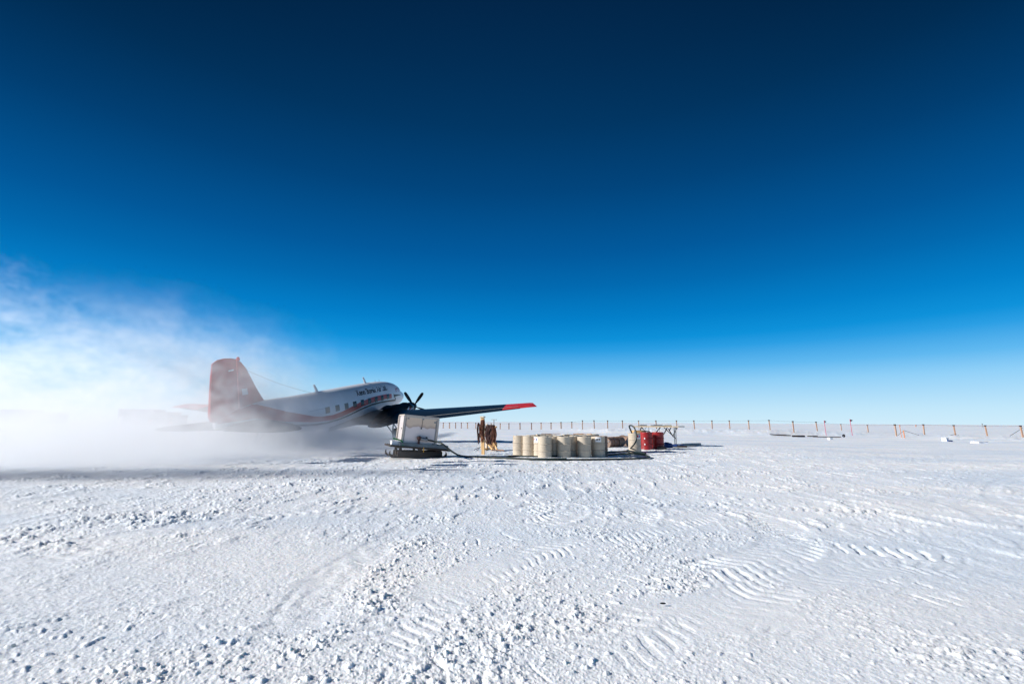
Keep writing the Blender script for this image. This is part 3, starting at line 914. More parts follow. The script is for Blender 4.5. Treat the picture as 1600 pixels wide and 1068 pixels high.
# valve and coupling
bm = bmesh.new(); tube(bm, [(-.04, -BD / 2 - .01, .30), (-.04, -BD / 2 - .14, .30)], .07, 14); tube(bm, [(-.04, -BD / 2 - .13, .30), (-.04, -BD / 2 - .13, .06)], .045, 12)
lathe(bm, [(.02, -.09), (.08, -.07), (.085, .05), (.02, .08)], 14, 'z', (-.04, -BD / 2 - .13, .30)); o = obj("valve", bm, MT['rope'], pbx, smooth=True); o["label"] = "dark red valve on the front panel"
bm = bmesh.new(); tube(bm, [(.02, -BD / 2 - .13, .28), (.12, -BD / 2 - .14, .27), (.30, -BD / 2 - .15, .25)], [.05, .065, .06], 12); obj("coupling", bm, MT['steel'], pbx, smooth=True)
bm = bmesh.new(); box(bm, .25, -BD / 2 - .14, .34, .07, .03, .05); obj("clamp", bm, MT['black'], pbx)

jug = empty("white_tub", sled_loc + Euler((0, TILT * .35, SYAW)).to_matrix() @ D((-.93, -.42, .435)), rot=(0, TILT, SYAW))
tag(jug, "small white plastic tub on the left end of the sled deck", "tub")
bm = bmesh.new(); box(bm, 0, 0, .075, .46, .30, .15); obj("tub_body", bm, MT['sticker'], jug, bevel=.02)
bm = bmesh.new(); box(bm, 0, 0, .16, .49, .33, .02); obj("rim", bm, MT['sticker'], jug, bevel=.006)
cl = empty("green_strap", sled_loc + Euler((0, TILT * .35, SYAW)).to_matrix() @ D((-.93, -.55, .44)), rot=(0, TILT, SYAW))
bm = bmesh.new(); tube(bm, [(-.2, -.02, .245), (-.05, -.05, .225), (.12, -.07, .19), (.2, -.1, .1)], .028, 8); tube(bm, [(.2, -.1, .1), (.2, -.12, .0)], .028, 8)
o = obj("cord", bm, MT['green'], cl, smooth=True); tag(cl, "bright green strap lying over the left end of the sled", "strap")

# ================================================================== HOSES
def hose(name, pix, r, label, m='hose', parent=None):
    P = []
    for q in pix:
        if len(q) == 2:
            p = gpt(*q); p = gpt(q[0], q[1], H(p.x, p.y) + r + .01); P.append(p)
        else: P.append(q[2] if q[2].__class__ is Vector else at(q[0], q[1], q[2]))
    bm = bmesh.new(); tube(bm, spline(P, 10), r, 10)
    return tag(obj(name, bm, MT[m], None, smooth=True), label, "hose")


v0 = pbx.location + mrot @ Vector((.30, -BD / 2 - .15, .25))
v1 = pbx.location + mrot @ Vector((.55, -BD / 2 - .22, .22))
hose("fuel_hose", [(0, 0, v0), (0, 0, v1), (690, 692.5, 18.0), (705, 704, 18.3), (718, 711), (735, 713.2), (765, 714), (800, 715.5), (850, 717.6), (900, 717.8), (960, 717), (1000, 715.8), (1015, 714.4), (1010, 711.3), (998, 709.2), (980, 708.6), (950, 710.2)], .036,
     "thick black hose running from the box valve along the snow past the drums")
ph0 = (988.5, 664.5)
PD = at(992, 704, 21.9); PD.z = H(PD.x, PD.y)
hose("fuel_hose", [(0, 0, PD + Vector((-.12, -.05, .86))), (985.2, 671, 21.8), (983.2, 665.4, 21.7), (987, 664.6, 21.5), (991.5, 669, 21.35), (994.3, 678, 21.2), (994, 688, 21.1), (989, 696, 21.0), (982, 702.6), (974, 704.6), (955, 706), (930, 708.6), (890, 711.6), (840, 712.8), (805, 711.8), (793, 712.4), (796, 714.6), (815, 716.2), (850, 716.6), (885, 716.2)], .034,
     "dark hose arching out of a cream drum top and looping before the drum row")
hose("fuel_hose", [(982, 703.8), (992, 705.8), (1000, 707.0), (1009, 708)], .04, "short dark hose end lying on the snow in front of the red drums")

# ================================================================== DRUMS
def drum_mesh(bm, ring_r=.006, n=32, lidmi=1):
    r = .2925; h = .88
    prof = [(.01, .02), (r - .02, .02), (r - .012, .0), (r, .012), (r, .03), (r - .004, .05)]
    for z in (.30, .58):
        prof += [(r - .005, z - .024), (r + .008, z - .014), (r + .014, z), (r + .008, z + .014), (r - .005, z + .024)]
    prof += [(r - .004, h - .05), (r, h - .03), (r, h - .008), (r - .006, h), (r - .016, h - .006), (r - .020, h - .022), (.01, h - .022)]
    rings = [[Vector((rr * math.cos(2 * math.pi * k / n), rr * math.sin(2 * math.pi * k / n), z)) for k in range(n)] for rr, z in prof]
    vr = loft(bm, rings)
    return bm


def make_drum(mname, lidname):
    root = empty("fuel_drum")
    bm = bmesh.new(); drum_mesh(bm); obj("shell", bm, MT[mname], root, smooth=True)
    bm = bmesh.new(); lathe(bm, [(.01, .855), (.268, .855), (.268, .866), (.01, .868)], 28); obj("lid", bm, MT[lidname], root)
    for x, y, rr in ((.17, .08, .035), (-.15, -.13, .022)):
        bm = bmesh.new(); lathe(bm, [(.005, .866), (rr, .866), (rr, .89), (.005, .892)], 12, 'z', (x, y, 0)); obj("bung", bm, MT['steel'], root)
    return root


cream0 = make_drum('cream', 'lid'); used = {}
weath0 = make_drum('creamd', 'creamd')
grey0 = make_drum('creamd', 'drumgrey')
red0 = make_drum('reddrum', 'reddrum')


def place(src, x, y, z, rz, label, group, rot=None):
    if used.get(src.name): o = copy_tree(src)
    else: o = src; used[src.name] = True
    o.location = (x, y, z); o.rotation_euler = rot or (0, 0, rz)
    tag(o, label, "drum", group); return o


def drum_px(src, xl, Y, label, group, w=20.8, dz=0.0):
    """xl: pixel of drum centre"""
    p = at(xl, 700, Y); z = H(p.x, p.y) - .03 + dz
    return place(src, p.x, p.y, z, random.uniform(0, 6), label, group)


G1 = "cream fuel drums standing in a row on the snow"
drum_px(cream0, 811.5, 20.7, "sunlit cream drum at the far left end of the standing row", G1)
drum_px(cream0, 827, 20.32, "sunlit cream drum second from the left in the row", G1)
d3 = drum_px(cream0, 844.4, 19.98, "cream drum with a white label patch, partly behind the drum in the row's bright front", G1)
drum_px(cream0, 851.3, 19.40, "foremost cream drum, half sunlit, just right of the labelled one", G1)
drum_px(cream0, 865.8, 19.95, "shaded cream drum right of the foremost half-sunlit drum", G1)
drum_px(cream0, 881.5, 19.55, "shaded cream drum with a sunlit wedge at its upper left rim", G1)
drum_px(cream0, 891.7, 20.12, "shaded cream drum tucked in the gap at the middle of the row", G1)
drum_px(cream0, 913, 19.72, "large front cream drum with a curved shadow across its face", G1)
d9 = drum_px(cream0, 934.7, 20.05, "cream drum with a white sticker near its rim at the right end of the row", G1)
drum_px(weath0, 939.2, 20.62, "weathered grey-brown drum just behind the right end of the row", G1)
G2 = "cream fuel drums behind the front row, only their rims in view"
k = 0
back_lab = ["drum rim showing behind the second sunlit drum", "drum rim showing just behind the labelled drum", "drum rim under the left end of the long board",
            "drum rim behind the shaded drum right of the foremost one", "drum rim behind the middle gap of the row", "drum rim under the middle of the second board",
            "drum rim behind the drum with the curved shadow", "drum rim just left of and behind the sticker drum"]
for i, (px, Y) in enumerate([(832, 21.7), (849, 21.5), (861, 22.2), (874, 21.4), (888, 21.9), (900, 21.5), (914, 21.6), (927, 21.9)]):
    drum_px(cream0, px, Y, back_lab[i], G2)


def decal(parent, ang, z0, z1, half, m, name="label", off=.004, u0=-1, u1=1):
    """curved rectangle on the drum shell"""
    bm = bmesh.new(); r = .2925 + off; prev = None
    for k in range(5):
        t = ang + half * (u0 + (u1 - u0) * k / 4); c = [bm.verts.new((r * math.cos(t), r * math.sin(t), z)) for z in (z0, z1)]
        if prev: bm.faces.new((prev[0], c[0], c[1], prev[1]))
        prev = c
    return obj(name, bm, MT[m], parent)


def face_ang(o, px_dir):   # local angle that looks towards the camera, shifted sideways
    v = math.atan2(-o.location.y, -o.location.x) + px_dir
    return v - o.rotation_euler.z


a = face_ang(d3, -.75); decal(d3, a, .62, .84, .42, 'sticker'); decal(d3, a, .72, .79, .42, 'stickred', "mark_or_glint", .007, -.9, -.5); decal(d3, a, .71, .79, .42, 'stickblue', "mark_or_glint", .007, .05, .5)
a = face_ang(d9, .05); decal(d9, a, .66, .86, .42, 'sticker'); decal(d9, a, .735, .80, .55, 'black', "mark_or_glint", .007, -.55, -.05); decal(d9, a, .735, .80, .55, 'black', "mark_or_glint", .007, .05, .45)

# boards on the drum tops
def board(px0, px1, Y0, Y1, w, h, z, label, m='woodl'):
    p0 = at(px0, 680, Y0); p1 = at(px1, 680, Y1); zz = .88 - .03 + z + h / 2 + .012
    p0.z = zz + H(p0.x, p0.y) * .5; p1.z = zz + H(p1.x, p1.y) * .5
    bm = bmesh.new(); beam(bm, p0, p1, w, h); o = obj("board", bm, MT[m], bevel=.004); return tag(o, label, "board", "boards lying across the drum tops")


board(838, 861, 21.3, 21.6, .14, .035, 0, "short pale board across the left drum tops")
board(846, 876, 21.8, 21.7, .05, .03, .037, "thin brown lath crossing over the short pale board", 'post')
board(880, 911, 21.6, 21.8, .16, .03, 0, "long pale board across the middle drum tops")
board(896, 925, 21.9, 21.5, .06, .03, .035, "thin brown lath over the long board at the row's middle", 'post')

# lying drums to the right of the row
G3 = "fuel drums lying on their sides behind the row"
def lying(px, Y, rz, label, src=weath0, z=.285):
    p = at(px, 690, Y); return place(src, p.x, p.y, H(p.x, p.y) + z - .02, 0, label, G3, rot=(R(90), 0, rz))
lying(955, 25.4, R(-32), "brown weathered drum lying down, nearest the standing row")
lying(962, 25.9, R(-32), "brown weathered drum lying second from the standing row")
lying(969.5, 26.4, R(-32), "brown weathered drum lying third from the standing row")
lying(974, 27.4, R(14), "lying drum with a pale grey end facing the camera", grey0)
lying(974, 29.6, R(-20), "shadowed lying drum between the brown ones and the grey-ended one")
lying(986, 29.2, R(-20), "shadowed lying drum behind the grey-ended one")

# pump drum and red drums
pd = place(cream0, PD.x, PD.y, PD.z - .02, 1.1, "upright cream drum with a hose arching out of its top, left of the red drums", "drums by the workbench")
pd["label"] = "upright cream drum with a hose arching out of its top"
a = face_ang(pd, .72); decal(pd, a, .62, .82, .38, 'sticker'); decal(pd, a, .70, .80, .38, 'stickred', "mark_or_glint", .007, -.9, -.1); decal(pd, a, .70, .80, .38, 'stickblue', "mark_or_glint", .007, .1, .8)
bm = bmesh.new(); tube(bm, [(-.12, -.05, .85), (-.12, -.05, .97)], .05, 10); o = obj("pump_fitting", bm, MT['steel'], pd)
q = at(1010.3, 700, 23.2); rd = place(red0, q.x, q.y, H(q.x, q.y) - .02, .3, "red drum with two painted white sun glints, next to the cream hose drum", "drums by the workbench")
a = face_ang(rd, -.25)
for z in (.30, .58):
    decal(rd, a, z - .03, z + .035, .08, 'sticker', "mark_or_glint", .016)  # white decals paint the sun's highlights on the drum ribs
q = at(1028.6, 700, 23.6); rd2 = place(red0, q.x, q.y, H(q.x, q.y) - .02, 2.0, "red drum on the right, under the workbench, shadowed by its neighbour", "drums by the workbench")
q = at(1034.5, 702, 23.1); bm = bmesh.new()
box(bm, 0, 0, .07, .42, .16, .14); box(bm, .05, 0, .16, .2, .12, .05); o = obj("battery_case", bm, MT['black'], bevel=.015)
o.location = (q.x, q.y, H(q.x, q.y)); tag(o, "small black case on the snow at the foot of the right red drum", "case")
q = at(1000, 676, 23.2)
bm = bmesh.new(); box(bm, 0, 0, .19, .6, .5, .38); box(bm, 0, -.255, .12, .62, .02, .09); box(bm, 0, -.255, .28, .62, .02, .09)
o = obj("wooden_crate", bm, MT['wood'], bevel=.004); q2 = at(998.5, 690, 24.6)
o.location = (q2.x, q2.y, H(q2.x, q2.y) + .55); 
tag(o, "yellow wooden crate stacked just behind the cream hose drum", "crate")
bm = bmesh.new(); box(bm, 0, 0, .275, .62, .5, .55); o = obj("wooden_crate", bm, MT['tabletop'], bevel=.004); o.location = (q2.x, q2.y, H(q2.x, q2.y)); tag(o, "grey wooden crate under the yellow crate, behind the cream hose drum", "crate")
# loose fittings on the red drum
bm = bmesh.new(); tube(bm, spline([(-.2, 0, .02), (-.05, .1, .05), (.1, -.06, .04), (.22, .02, .02)], 6), .025, 8); lathe(bm, [(.01, 0), (.06, 0), (.06, .08), (.01, .09)], 12, 'z', (-.1, -.12, 0))
o = obj("pipe_fitting", bm, MT['rust'], smooth=True); o.location = rd.location + Vector((0, 0, .885)); tag(o, "dark pipe fitting resting on top of the red drum beside the hose drum", "fitting")

# ================================================================== HOSE RACKS
p = at(755, 706, 21.3); r1 = empty("timber_post", (p.x, p.y, 0), rot=(0, R(-1.5), R(-22)))
tag(r1, "tall pale timber post hung with brown rope in front of the hose rack", "post")
bm = bmesh.new(); box(bm, 0, 0, .80, .15, .06, 1.66); obj("upright", bm, MT['wood'], r1, bevel=.006)
bm = bmesh.new(); box(bm, -.10, .07, .92, .05, .19, 1.44); obj("upright", bm, MT['woodl'], r1, bevel=.006)
bm = bmesh.new(); box(bm, -.03, .03, 1.67, .19, .22, .05); obj("cap", bm, MT['woodl'], r1)


def skein(name, n, cx, cy, ztop, zbot, w, d, r, m, seed, jit=.04):
    """bundle of rope / hose loops hanging over a rail"""
    rnd = random.Random(seed); bm = bmesh.new()
    for i in range(n):
        x = cx + rnd.uniform(-w, w) / 2; y = cy + rnd.uniform(-.5, .5) * d
        zb = zbot + rnd.uniform(-.06, .12); wd = rnd.uniform(.5, 1) * w * .35 + .02
        j = lambda: rnd.uniform(-jit, jit)
        pts = [(x - wd * .7, y + j(), ztop - .06), (x - wd + j(), y - .04 + j(), (ztop * 2 + zb) / 3), (x - wd * .8 + j(), y + j(), (ztop + zb * 2) / 3), (x + j(), y + j(), zb),
               (x + wd * .9 + j(), y + j(), (ztop + zb * 2) / 3), (x + wd + j(), y + .04 + j(), (ztop * 2 + zb) / 3), (x + wd * .6, y + j(), ztop - .04), (x, y, ztop + .02 + rnd.uniform(0, .03))]
        P = spline(pts + [pts[0]], 4)
        tube(bm, P, r, 6)
    return bm


o = obj("rope_coil", skein("rope", 10, .01, -.07, 1.50, .55, .12, .08, .013, 'rope2', 3), MT['rope2'], None, smooth=True)
o.location = r1.location; o.rotation_euler = r1.rotation_euler; tag(o, "orange-brown rope bundle hanging down the front of the tall post", "rope")
o = obj("rope_coil", skein("rope", 6, -.21, -.02, 1.36, .48, .07, .06, .017, 'rope', 5, .02), MT['rope'], None, smooth=True)
o.location = r1.location; o.rotation_euler = r1.rotation_euler; tag(o, "dark red hose bundle hanging on the left side of the tall post", "hose")

p = at(760.8, 700, 24.3); p2 = at(771.5, 700, 23.9)
rk = empty("hose_rack", (p.x, p.y, 0), rz=math.atan2(p2.y - p.y, p2.x - p.x)); tag(rk, "low pine rack of two posts and braces holding the dark hose coil", "rack")
gap = (Vector((p2.x, p2.y, 0)) - Vector((p.x, p.y, 0))).length
bm = bmesh.new(); box(bm, 0, 0, .66, .09, .12, 1.34); obj("upright", bm, MT['woodl'], rk, bevel=.005)
bm = bmesh.new(); box(bm, gap, 0, .58, .08, .1, 1.16); obj("upright", bm, MT['wood'], rk, bevel=.005)
bm = bmesh.new(); beam(bm, (-.03, 0, 1.2), (gap + .2, 0, 1.18), .06, .08); obj("crossbar", bm, MT['wood'], rk)
bm = bmesh.new(); beam(bm, (.0, -.075, .45), (gap * .95, -.075, .06), .03, .1); obj("brace", bm, MT['wood'], rk)
bm = bmesh.new(); beam(bm, (gap * 1.7, -.1, .05), (gap * .95, -.075, .5), .03, .09); obj("brace", bm, MT['wood'], rk)
bm = bmesh.new(); box(bm, gap, 0, .3, .24, .26, .22); box(bm, .0, 0, .06, .2, .5, .08); obj("foot", bm, MT['wood'], rk)
bm = bmesh.new(); beam(bm, (gap * .5, .22, .0), (gap * .5, .22, 1.55), .035); beam(bm, (gap * .5 - .2, .22, 1.56), (gap * .5 + .2, .22, 1.56), .04)
o = obj("tee_handle", bm, MT['steel']); o.location = rk.location; o.rotation_euler = rk.rotation_euler; tag(o, "grey steel T-shaped rod standing behind the hose coil", "rod")
bm = skein("coil", 46, gap * .62, -.06, 1.24, .34, .40, .22, .016, 'rope', 11, .035)
o = obj("hose_coil", bm, MT['rope'], None, smooth=True); o.location = rk.location; o.rotation_euler = rk.rotation_euler; tag(o, "thick dark red-brown hose coil hanging on the low pine rack", "hose")
bm = skein("coil", 12, gap * 1.12, -.02, 1.16, .14, .22, .2, .010, 'rope2', 13, .06)
o = obj("rope_coil", bm, MT['rope2'], None, smooth=True); o.location = rk.location; o.rotation_euler = rk.rotation_euler; tag(o, "loose thin brown rope loops hanging on the right side of the hose rack", "rope")
# scraps at the feet of the rack
p = at(777, 700, 23.6); bm = bmesh.new(); box(bm, 0, 0, .04, .6, .12, .05, (0, 0, .2)); box(bm, .12, -.1, .05, .5, .08, .05, (0, .05, -.25)); o = obj("scrap_timber", bm, MT['post']); o.location = (p.x, p.y, 0); tag(o, "short brown timber offcuts on the snow right of the hose rack", "timber")
hose("rope", [(741, 702.5), (745, 700.5), (749, 699.2), (751, 697.5)], .018, "thin dark red cord trailing on the snow left of the tall post", 'rope')

# ================================================================== WORKBENCH
tp = at(1030, 697, 27.6); tz = H(tp.x, tp.y)
tb = empty("workbench", (tp.x, tp.y, tz), rz=R(-14)); tag(tb, "long wooden trestle table with thin braced steel legs behind the red drums", "table")
TH_ = 1.12
sc_ = 27.6 / 711
def tx(px): return (px - 1030) * sc_
bm = bmesh.new()
for i, y in enumerate((-.36, -.12, .12, .36)): box(bm, (tx(993) + tx(1060)) / 2, y, TH_, tx(1060) - tx(993), .225, .04)
obj("tabletop", bm, MT['tabletop'], tb, bevel=.004)
bm = bmesh.new(); box(bm, (tx(993) + tx(1058)) / 2, -.49, TH_ - .01, tx(1058) - tx(993), .03, .07); obj("edge_board", bm, MT['woodl'], tb)
bm = bmesh.new(); box(bm, (tx(1052) + tx(1067)) / 2, -.1, TH_ + .0, tx(1067) - tx(1052), .7, .05); o = obj("end_leaf", bm, MT['galv'], tb)
def leg(name, *segs, r=.026, m='steel'):
    bm = bmesh.new()
    for a_, b_ in segs: tube(bm, [a_, b_], r, 7)
    return obj(name, bm, MT[m], tb, smooth=True)
for y in (-.42, .42):
    leg("leg", ((tx(1054), y, 0), (tx(1054), y, TH_ - .02)), r=.028)
    leg("leg", ((tx(995), y, 0), (tx(995), y, TH_ - .02)), r=.03)
leg("brace", ((tx(1054), -.42, .42), (tx(1037), -.42, TH_ - .03)), m='black')
leg("brace", ((tx(1050.5), -.3, .52), (tx(1044), -.3, TH_ - .12)), m='black')
leg("brace", ((tx(1050), -.42, .62), (tx(1056.5), -.42, TH_ - .03)), m='black')
leg("brace", ((tx(1038), -.2, .72), (tx(1043), -.2, TH_ - .03)), ((tx(1034), -.2, .55), (tx(1038), -.2, .72)), m='black', r=.03)
leg("brace", ((tx(1023), .0, .6), (tx(1033.5), .0, TH_ - .03)), m='black', r=.03)
leg("brace", ((tx(1046), .1, TH_ - .25), (tx(1049), .1, TH_ - .04)), m='black')
leg("brace", ((tx(1001), -.3, .62), (tx(1004.8), -.3, TH_ - .03)), ((tx(1004.8), -.3, TH_ - .03), (tx(1008), -.3, TH_ - .2)), m='black', r=.03)
leg("brace", ((tx(1008.5), .3, .8), (tx(1013), .3, TH_ - .03)), r=.012)
leg("brace", ((tx(1016), .1, .5), (tx(1016), .1, TH_ - .03)), r=.012)
leg("brace", ((tx(1032.3), .3, .5), (tx(1032.3), .3, TH_ - .03)), r=.014)
leg("crossrail", ((tx(1054), -.42, .42), (tx(1054), .42, .42)), r=.016)
tbR = Matrix.Rotation(R(-14), 3, 'Z')
for (x0, x1, y, hh, lab) in ((1000, 1013.5, .0, .05, "dark flat bundle lying on the left of the workbench top"), (1019, 1037, .05, .055, "long dark flat bundle lying on the middle of the workbench top"), (1037, 1050, .1, .04, "thin brown slab lying on the workbench top next to the long dark bundle")):
    bm = bmesh.new(); w_ = tx(x1) - tx(x0)
    box(bm, 0, 0, hh / 2, w_, .3, hh); box(bm, w_ * .1, .02, hh + .012, w_ * .7, .2, .022)
    o = obj("bundle", bm, MT['steel' if x0 < 1036 else 'tabletop'], bevel=.008); o.location = tb.location + tbR @ Vector(((tx(x0) + tx(x1)) / 2, y, TH_ + .022)); o.rotation_euler = (0, 0, R(-14)); tag(o, lab, "bundle")
# timber and bags on the snow beside the bench
def ground_thing(o, px, py, z=0, rz=0):
    q = gpt(px, py); q = gpt(px, py, H(q.x, q.y)); o.location = (q.x, q.y, H(q.x, q.y) + z); o.rotation_euler = (0, 0, rz); return o
bm = bmesh.new(); rnd = random.Random(4)
bmesh.ops.create_icosphere(bm, subdivisions=3, radius=.5)
for v in bm.verts: v.co.z = max(-.12, v.co.z * .38); v.co.y *= .5; v.co.x *= .62; v.co += Vector((rnd.uniform(-.02, .02), rnd.uniform(-.02, .02), rnd.uniform(-.02, .03)))
o = obj("sack", bm, MT['tarp'], smooth=True); ground_thing(o, 1042.5, 699.5, .1); tag(o, "dark blue sack slumped on the snow just right of the red drums", "sack")
o2 = o.copy(); COL.objects.link(o2); o2.scale = (1.5, 1, .5); ground_thing(o2, 1059, 698, .06, .2); tag(o2, "flat dark blue sack on the snow by the workbench leg", "sack")
for i, (x0, y0, x1, y1, m_, lab) in enumerate(((1040, 701.5, 1063, 700.5, 'rust', "rusty plank nearest the red drums in the ground pile"), (1050, 699.8, 1075, 698.6, 'woodl', "pale plank at the middle of the ground pile"),
     (1060, 701.5, 1087, 699.8, 'galv', "grey-blue plank along the front of the ground pile"), (1066, 699.2, 1094, 697.8, 'steel', "grey pipe at the right end of the ground pile"), (1058, 702.2, 1074, 702.6, 'rust', "short rusty offcut in front of the ground pile"))):
    a_ = gpt(x0, y0); b_ = gpt(x1, y1); a_.z = H(a_.x, a_.y) + .06; b_.z = H(b_.x, b_.y) + .06
    bm = bmesh.new(); beam(bm, a_, b_, .16, .09 if m_ != 'steel' else .14); tag(obj("plank", bm, MT[m_], bevel=.01), lab, "plank", "planks piled on the snow beside the workbench")

# ================================================================== FENCE
G4 = "wooden fence posts strung with wire"
def make_post():
    root = empty("fence_post")
    bm = bmesh.new(); box(bm, 0, 0, .5, .115, .10, 1.0); obj("stake", bm, MT['post'], root)
    bm = bmesh.new(); box(bm, 0, 0, .955, .17, .15, .09); obj("insulator", bm, MT['posttop'], root)
    return root


post0 = make_post(); first = True
order = ["first", "second", "third", "fourth", "fifth", "sixth", "seventh", "eighth", "ninth", "tenth", "eleventh", "twelfth"]
def ordn(i):
    return order[i] if i < len(order) else None
tops = []
for i, (p, hm) in enumerate(POST_P):
    o = post0 if first else copy_tree(post0); first = False
    z = H(p.x, p.y)
    o.location = (p.x, p.y, z - .05)
    px, yt, yb = POSTS[i]
    top = at(px, yt, p.y)
    hh = max(1.0, top.z - z + .05)
    o.scale = (1.6 if px < 900 else 1.15 if px < 1100 else 1, 1, hh); o.rotation_euler = (R(random.uniform(-1, 1)), R(random.uniform(-2.5, 1.5)), random.uniform(-.3, .3))
    tops.append(Vector((p.x, p.y, z - .05 + hh * .95)))
    n = len(POST_P)
    if px < 745: lab = "%s slim fence post right of the white pump box" % order[i]
    elif px < 775: lab = "slim fence post hidden behind the dark hose coil"
    elif px < 800: lab = "%s slim fence post between the hose rack and the drum row" % order[i - 8]
    elif px < 950: lab = "%s slim fence post above the standing drum row, counted from its left" % order[i - 10]
    elif px < 1010: lab = "%s fence post above the lying drums and hose drum" % order[i - 19]
    elif px < 1070: lab = "%s fence post rising behind the workbench" % order[i - 21]
    elif px < 1190: lab = "%s fence post right of the workbench, plain and upright" % order[i - 23]
    elif px < 1260: lab = ["dark-topped fence post left of the buried timber line", "pinkish fence post with dark top above the buried timber line"][i - 27]
    elif px < 1300: lab = "fence post just left of the short black-flag pole"
    elif px < 1330: lab = "fence post just left of the tall black-flag pole"
    elif px < 1380: lab = "fence post right of the tall black-flag pole"
    elif px < 1420: lab = "fence post beside the pink-topped stake with a guy wire"
    else: lab = "%s fence post counted from the right edge of the photo" % order[n - 1 - i]
    tag(o, lab, "fence post", G4)
bm = bmesh.new()
for a_, b_ in zip(tops[:-1], tops[1:]):
    mid = (a_ + b_) / 2 - Vector((0, 0, .03)); tube(bm, [a_, mid, b_], .009, 4, cap=False)
tag(obj("fence_wire", bm, MT['posttop']), "thin dark wire strung along the tops of all fence posts", "wire")

def marker(px, yt, yb, Y, label, flagm, pole='post', fw=.3, fh=.3, r=.03):
    p = at(px, yb, Y); t = at(px, yt, Y); z = min(p.z, H(p.x, p.y)) - .05
    root = empty("marker_pole", (p.x, p.y, z), rot=(0, R(-2), 0)); hh = t.z - z
    bm = bmesh.new(); tube(bm, [(0, 0, 0), (0, 0, hh)], r, 6); obj("pole", bm, MT[pole], root)
    if fw:
        bm = bmesh.new(); loft(bm, [[Vector((x, .03 * math.sin(x * 14) + dy, hh + z_)) for z_ in (-fh * (1 - .5 * x / fw), -.35 * fh * x / fw)] + [Vector((x, .03 * math.sin(x * 14) + dy + .01, hh + z_)) for z_ in (-.35 * fh * x / fw, -fh * (1 - .5 * x / fw))] for x in np.linspace(0, fw, 5) for dy in (0,)])
        obj("flag", bm, MT[flagm], root)
    return tag(root, label, "marker flag")
marker(1290.2, 656.5, 672.5, 56, "short marker pole with a black flag beside a fence post", 'flag', 'pink', .25, .32)
marker(1331, 654.5, 673, 55, "tall marker pole with a black flag standing above the fence line", 'flag', 'pink', .3, .34)
marker(1408.3, 663.5, 679.5, 50, "thin leaning stake with a pink top beside a fence post", 'pink', 'orange', .13, .22)
marker(1413, 672, 680, 49, "short orange stub stake holding a guy wire", 'pink', 'orange', 0, 0, .05)
marker(1431, 663.4, 666, 240, "tiny far-off orange marker on the horizon", 'orange', 'orange', .6, .8, .15)
marker(1535, 661.2, 665, 200, "tiny far-off grey marker near the right horizon", 'galv', 'steel', .5, .5, .2)

def wire(pix, label, r=.02):
    P = [at(*q) for q in pix]; bm = bmesh.new(); tube(bm, P, r, 5); tag(obj("guy_wire", bm, MT['posttop']), label, "guy wire")
wire([(1403, 679.8, 52), (1412.5, 672.2, 49), (1436, 679.6, 50)], "dark guy wire sloping down both sides of the orange stub stake")
wire([(1483, 680.5, 52), (1493, 677.8, 52.8), (1501, 680.7, 52)], "short guy wire tied low round a fence post")
wire([(1578, 680.8, 51), (1598, 668, 53)], "guy wire slanting up to the last fence post at the right")
# buried timber line / pipe in front of the berm
def gbeam(x0, y0, x1, y1, Y, w, m, name, label, cat):
    a_ = at(x0, y0, Y); b_ = at(x1, y1, Y); a_.z = H(a_.x, a_.y) + .10; b_.z = H(b_.x, b_.y) + .10
    bm = bmesh.new(); beam(bm, a_, b_, .3, w); beam(bm, a_.lerp(b_, .2) + Vector((0, -.2, 0)), a_.lerp(b_, .7) + Vector((0, -.3, .03)), .16, w * .8)
    tag(obj(name, bm, MT[m]), label, cat)
gbeam(1203, 674.2, 1234, 675.4, 53, .10, 'darkwood', "buried_timber", "dark timber half buried in the snow under the dark-topped post", "timber")
gbeam(1238, 677, 1256, 676, 51, .16, 'rust', "buried_timber", "black timber lump half buried below the pinkish fence post", "timber")
gbeam(1262, 676, 1276, 676.8, 51, .10, 'darkwood', "buried_timber", "short dark timber on the snow left of the long pipe", "timber")
a_ = at(1270, 678, 49); b_ = at(1314, 679.8, 48); a_.z = H(a_.x, a_.y) + .1; b_.z = H(b_.x, b_.y) + .12
bm = bmesh.new(); tube(bm, [a_, a_.lerp(b_, .5) - Vector((0, 0, .02)), b_], .045, 7); tag(obj("pipe", bm, MT['posttop'], smooth=True), "thin dark pipe lying on the snow in front of the fence", "pipe")
bm = bmesh.new()
for k in range(3):
    tube(bm, [b_ + Vector((.3 + .10 * math.cos(t) * (1 - .1 * k), .05 * k, .12 + .13 * math.sin(t) * (1 - .12 * k))) for t in np.linspace(0, 2 * math.pi, 16)[:-1]], .035, 6, closed=True)
tag(obj("hose_coil", bm, MT['flag'], smooth=True), "small black hose coil at the right end of the long pipe", "hose")
def snow_block(px, py, Y, s, label, seed):
    rnd = random.Random(seed); bm = bmesh.new(); bmesh.ops.create_cube(bm, size=1); bmesh.ops.subdivide_edges(bm, edges=bm.edges[:], cuts=3, use_grid_fill=True)
    for v in bm.verts: v.co = Vector((v.co.x * s[0], v.co.y * s[1], (v.co.z + .35) * s[2])) + Vector([rnd.uniform(-.06, .06) * s[k] for k in range(3)])
    o = obj("snow_block", bm, MT['snowm'], smooth=True); p = at(px, py, Y); o.location = (p.x, p.y, H(p.x, p.y)); o.rotation_euler = (0, 0, rnd.uniform(-.4, .4)); tag(o, label, "snow block", "cut snow blocks by the fence")
snow_block(1477, 687, 41, (.34, .34, .36), "upright snow block left of the small black strip", 1)
snow_block(1530, 692, 37, (.8, .6, .16), "low wide snow mound near the right edge", 2)
snow_block(1297, 684, 44, (.3, .3, .2), "small snow lump below the long thin pipe", 3)
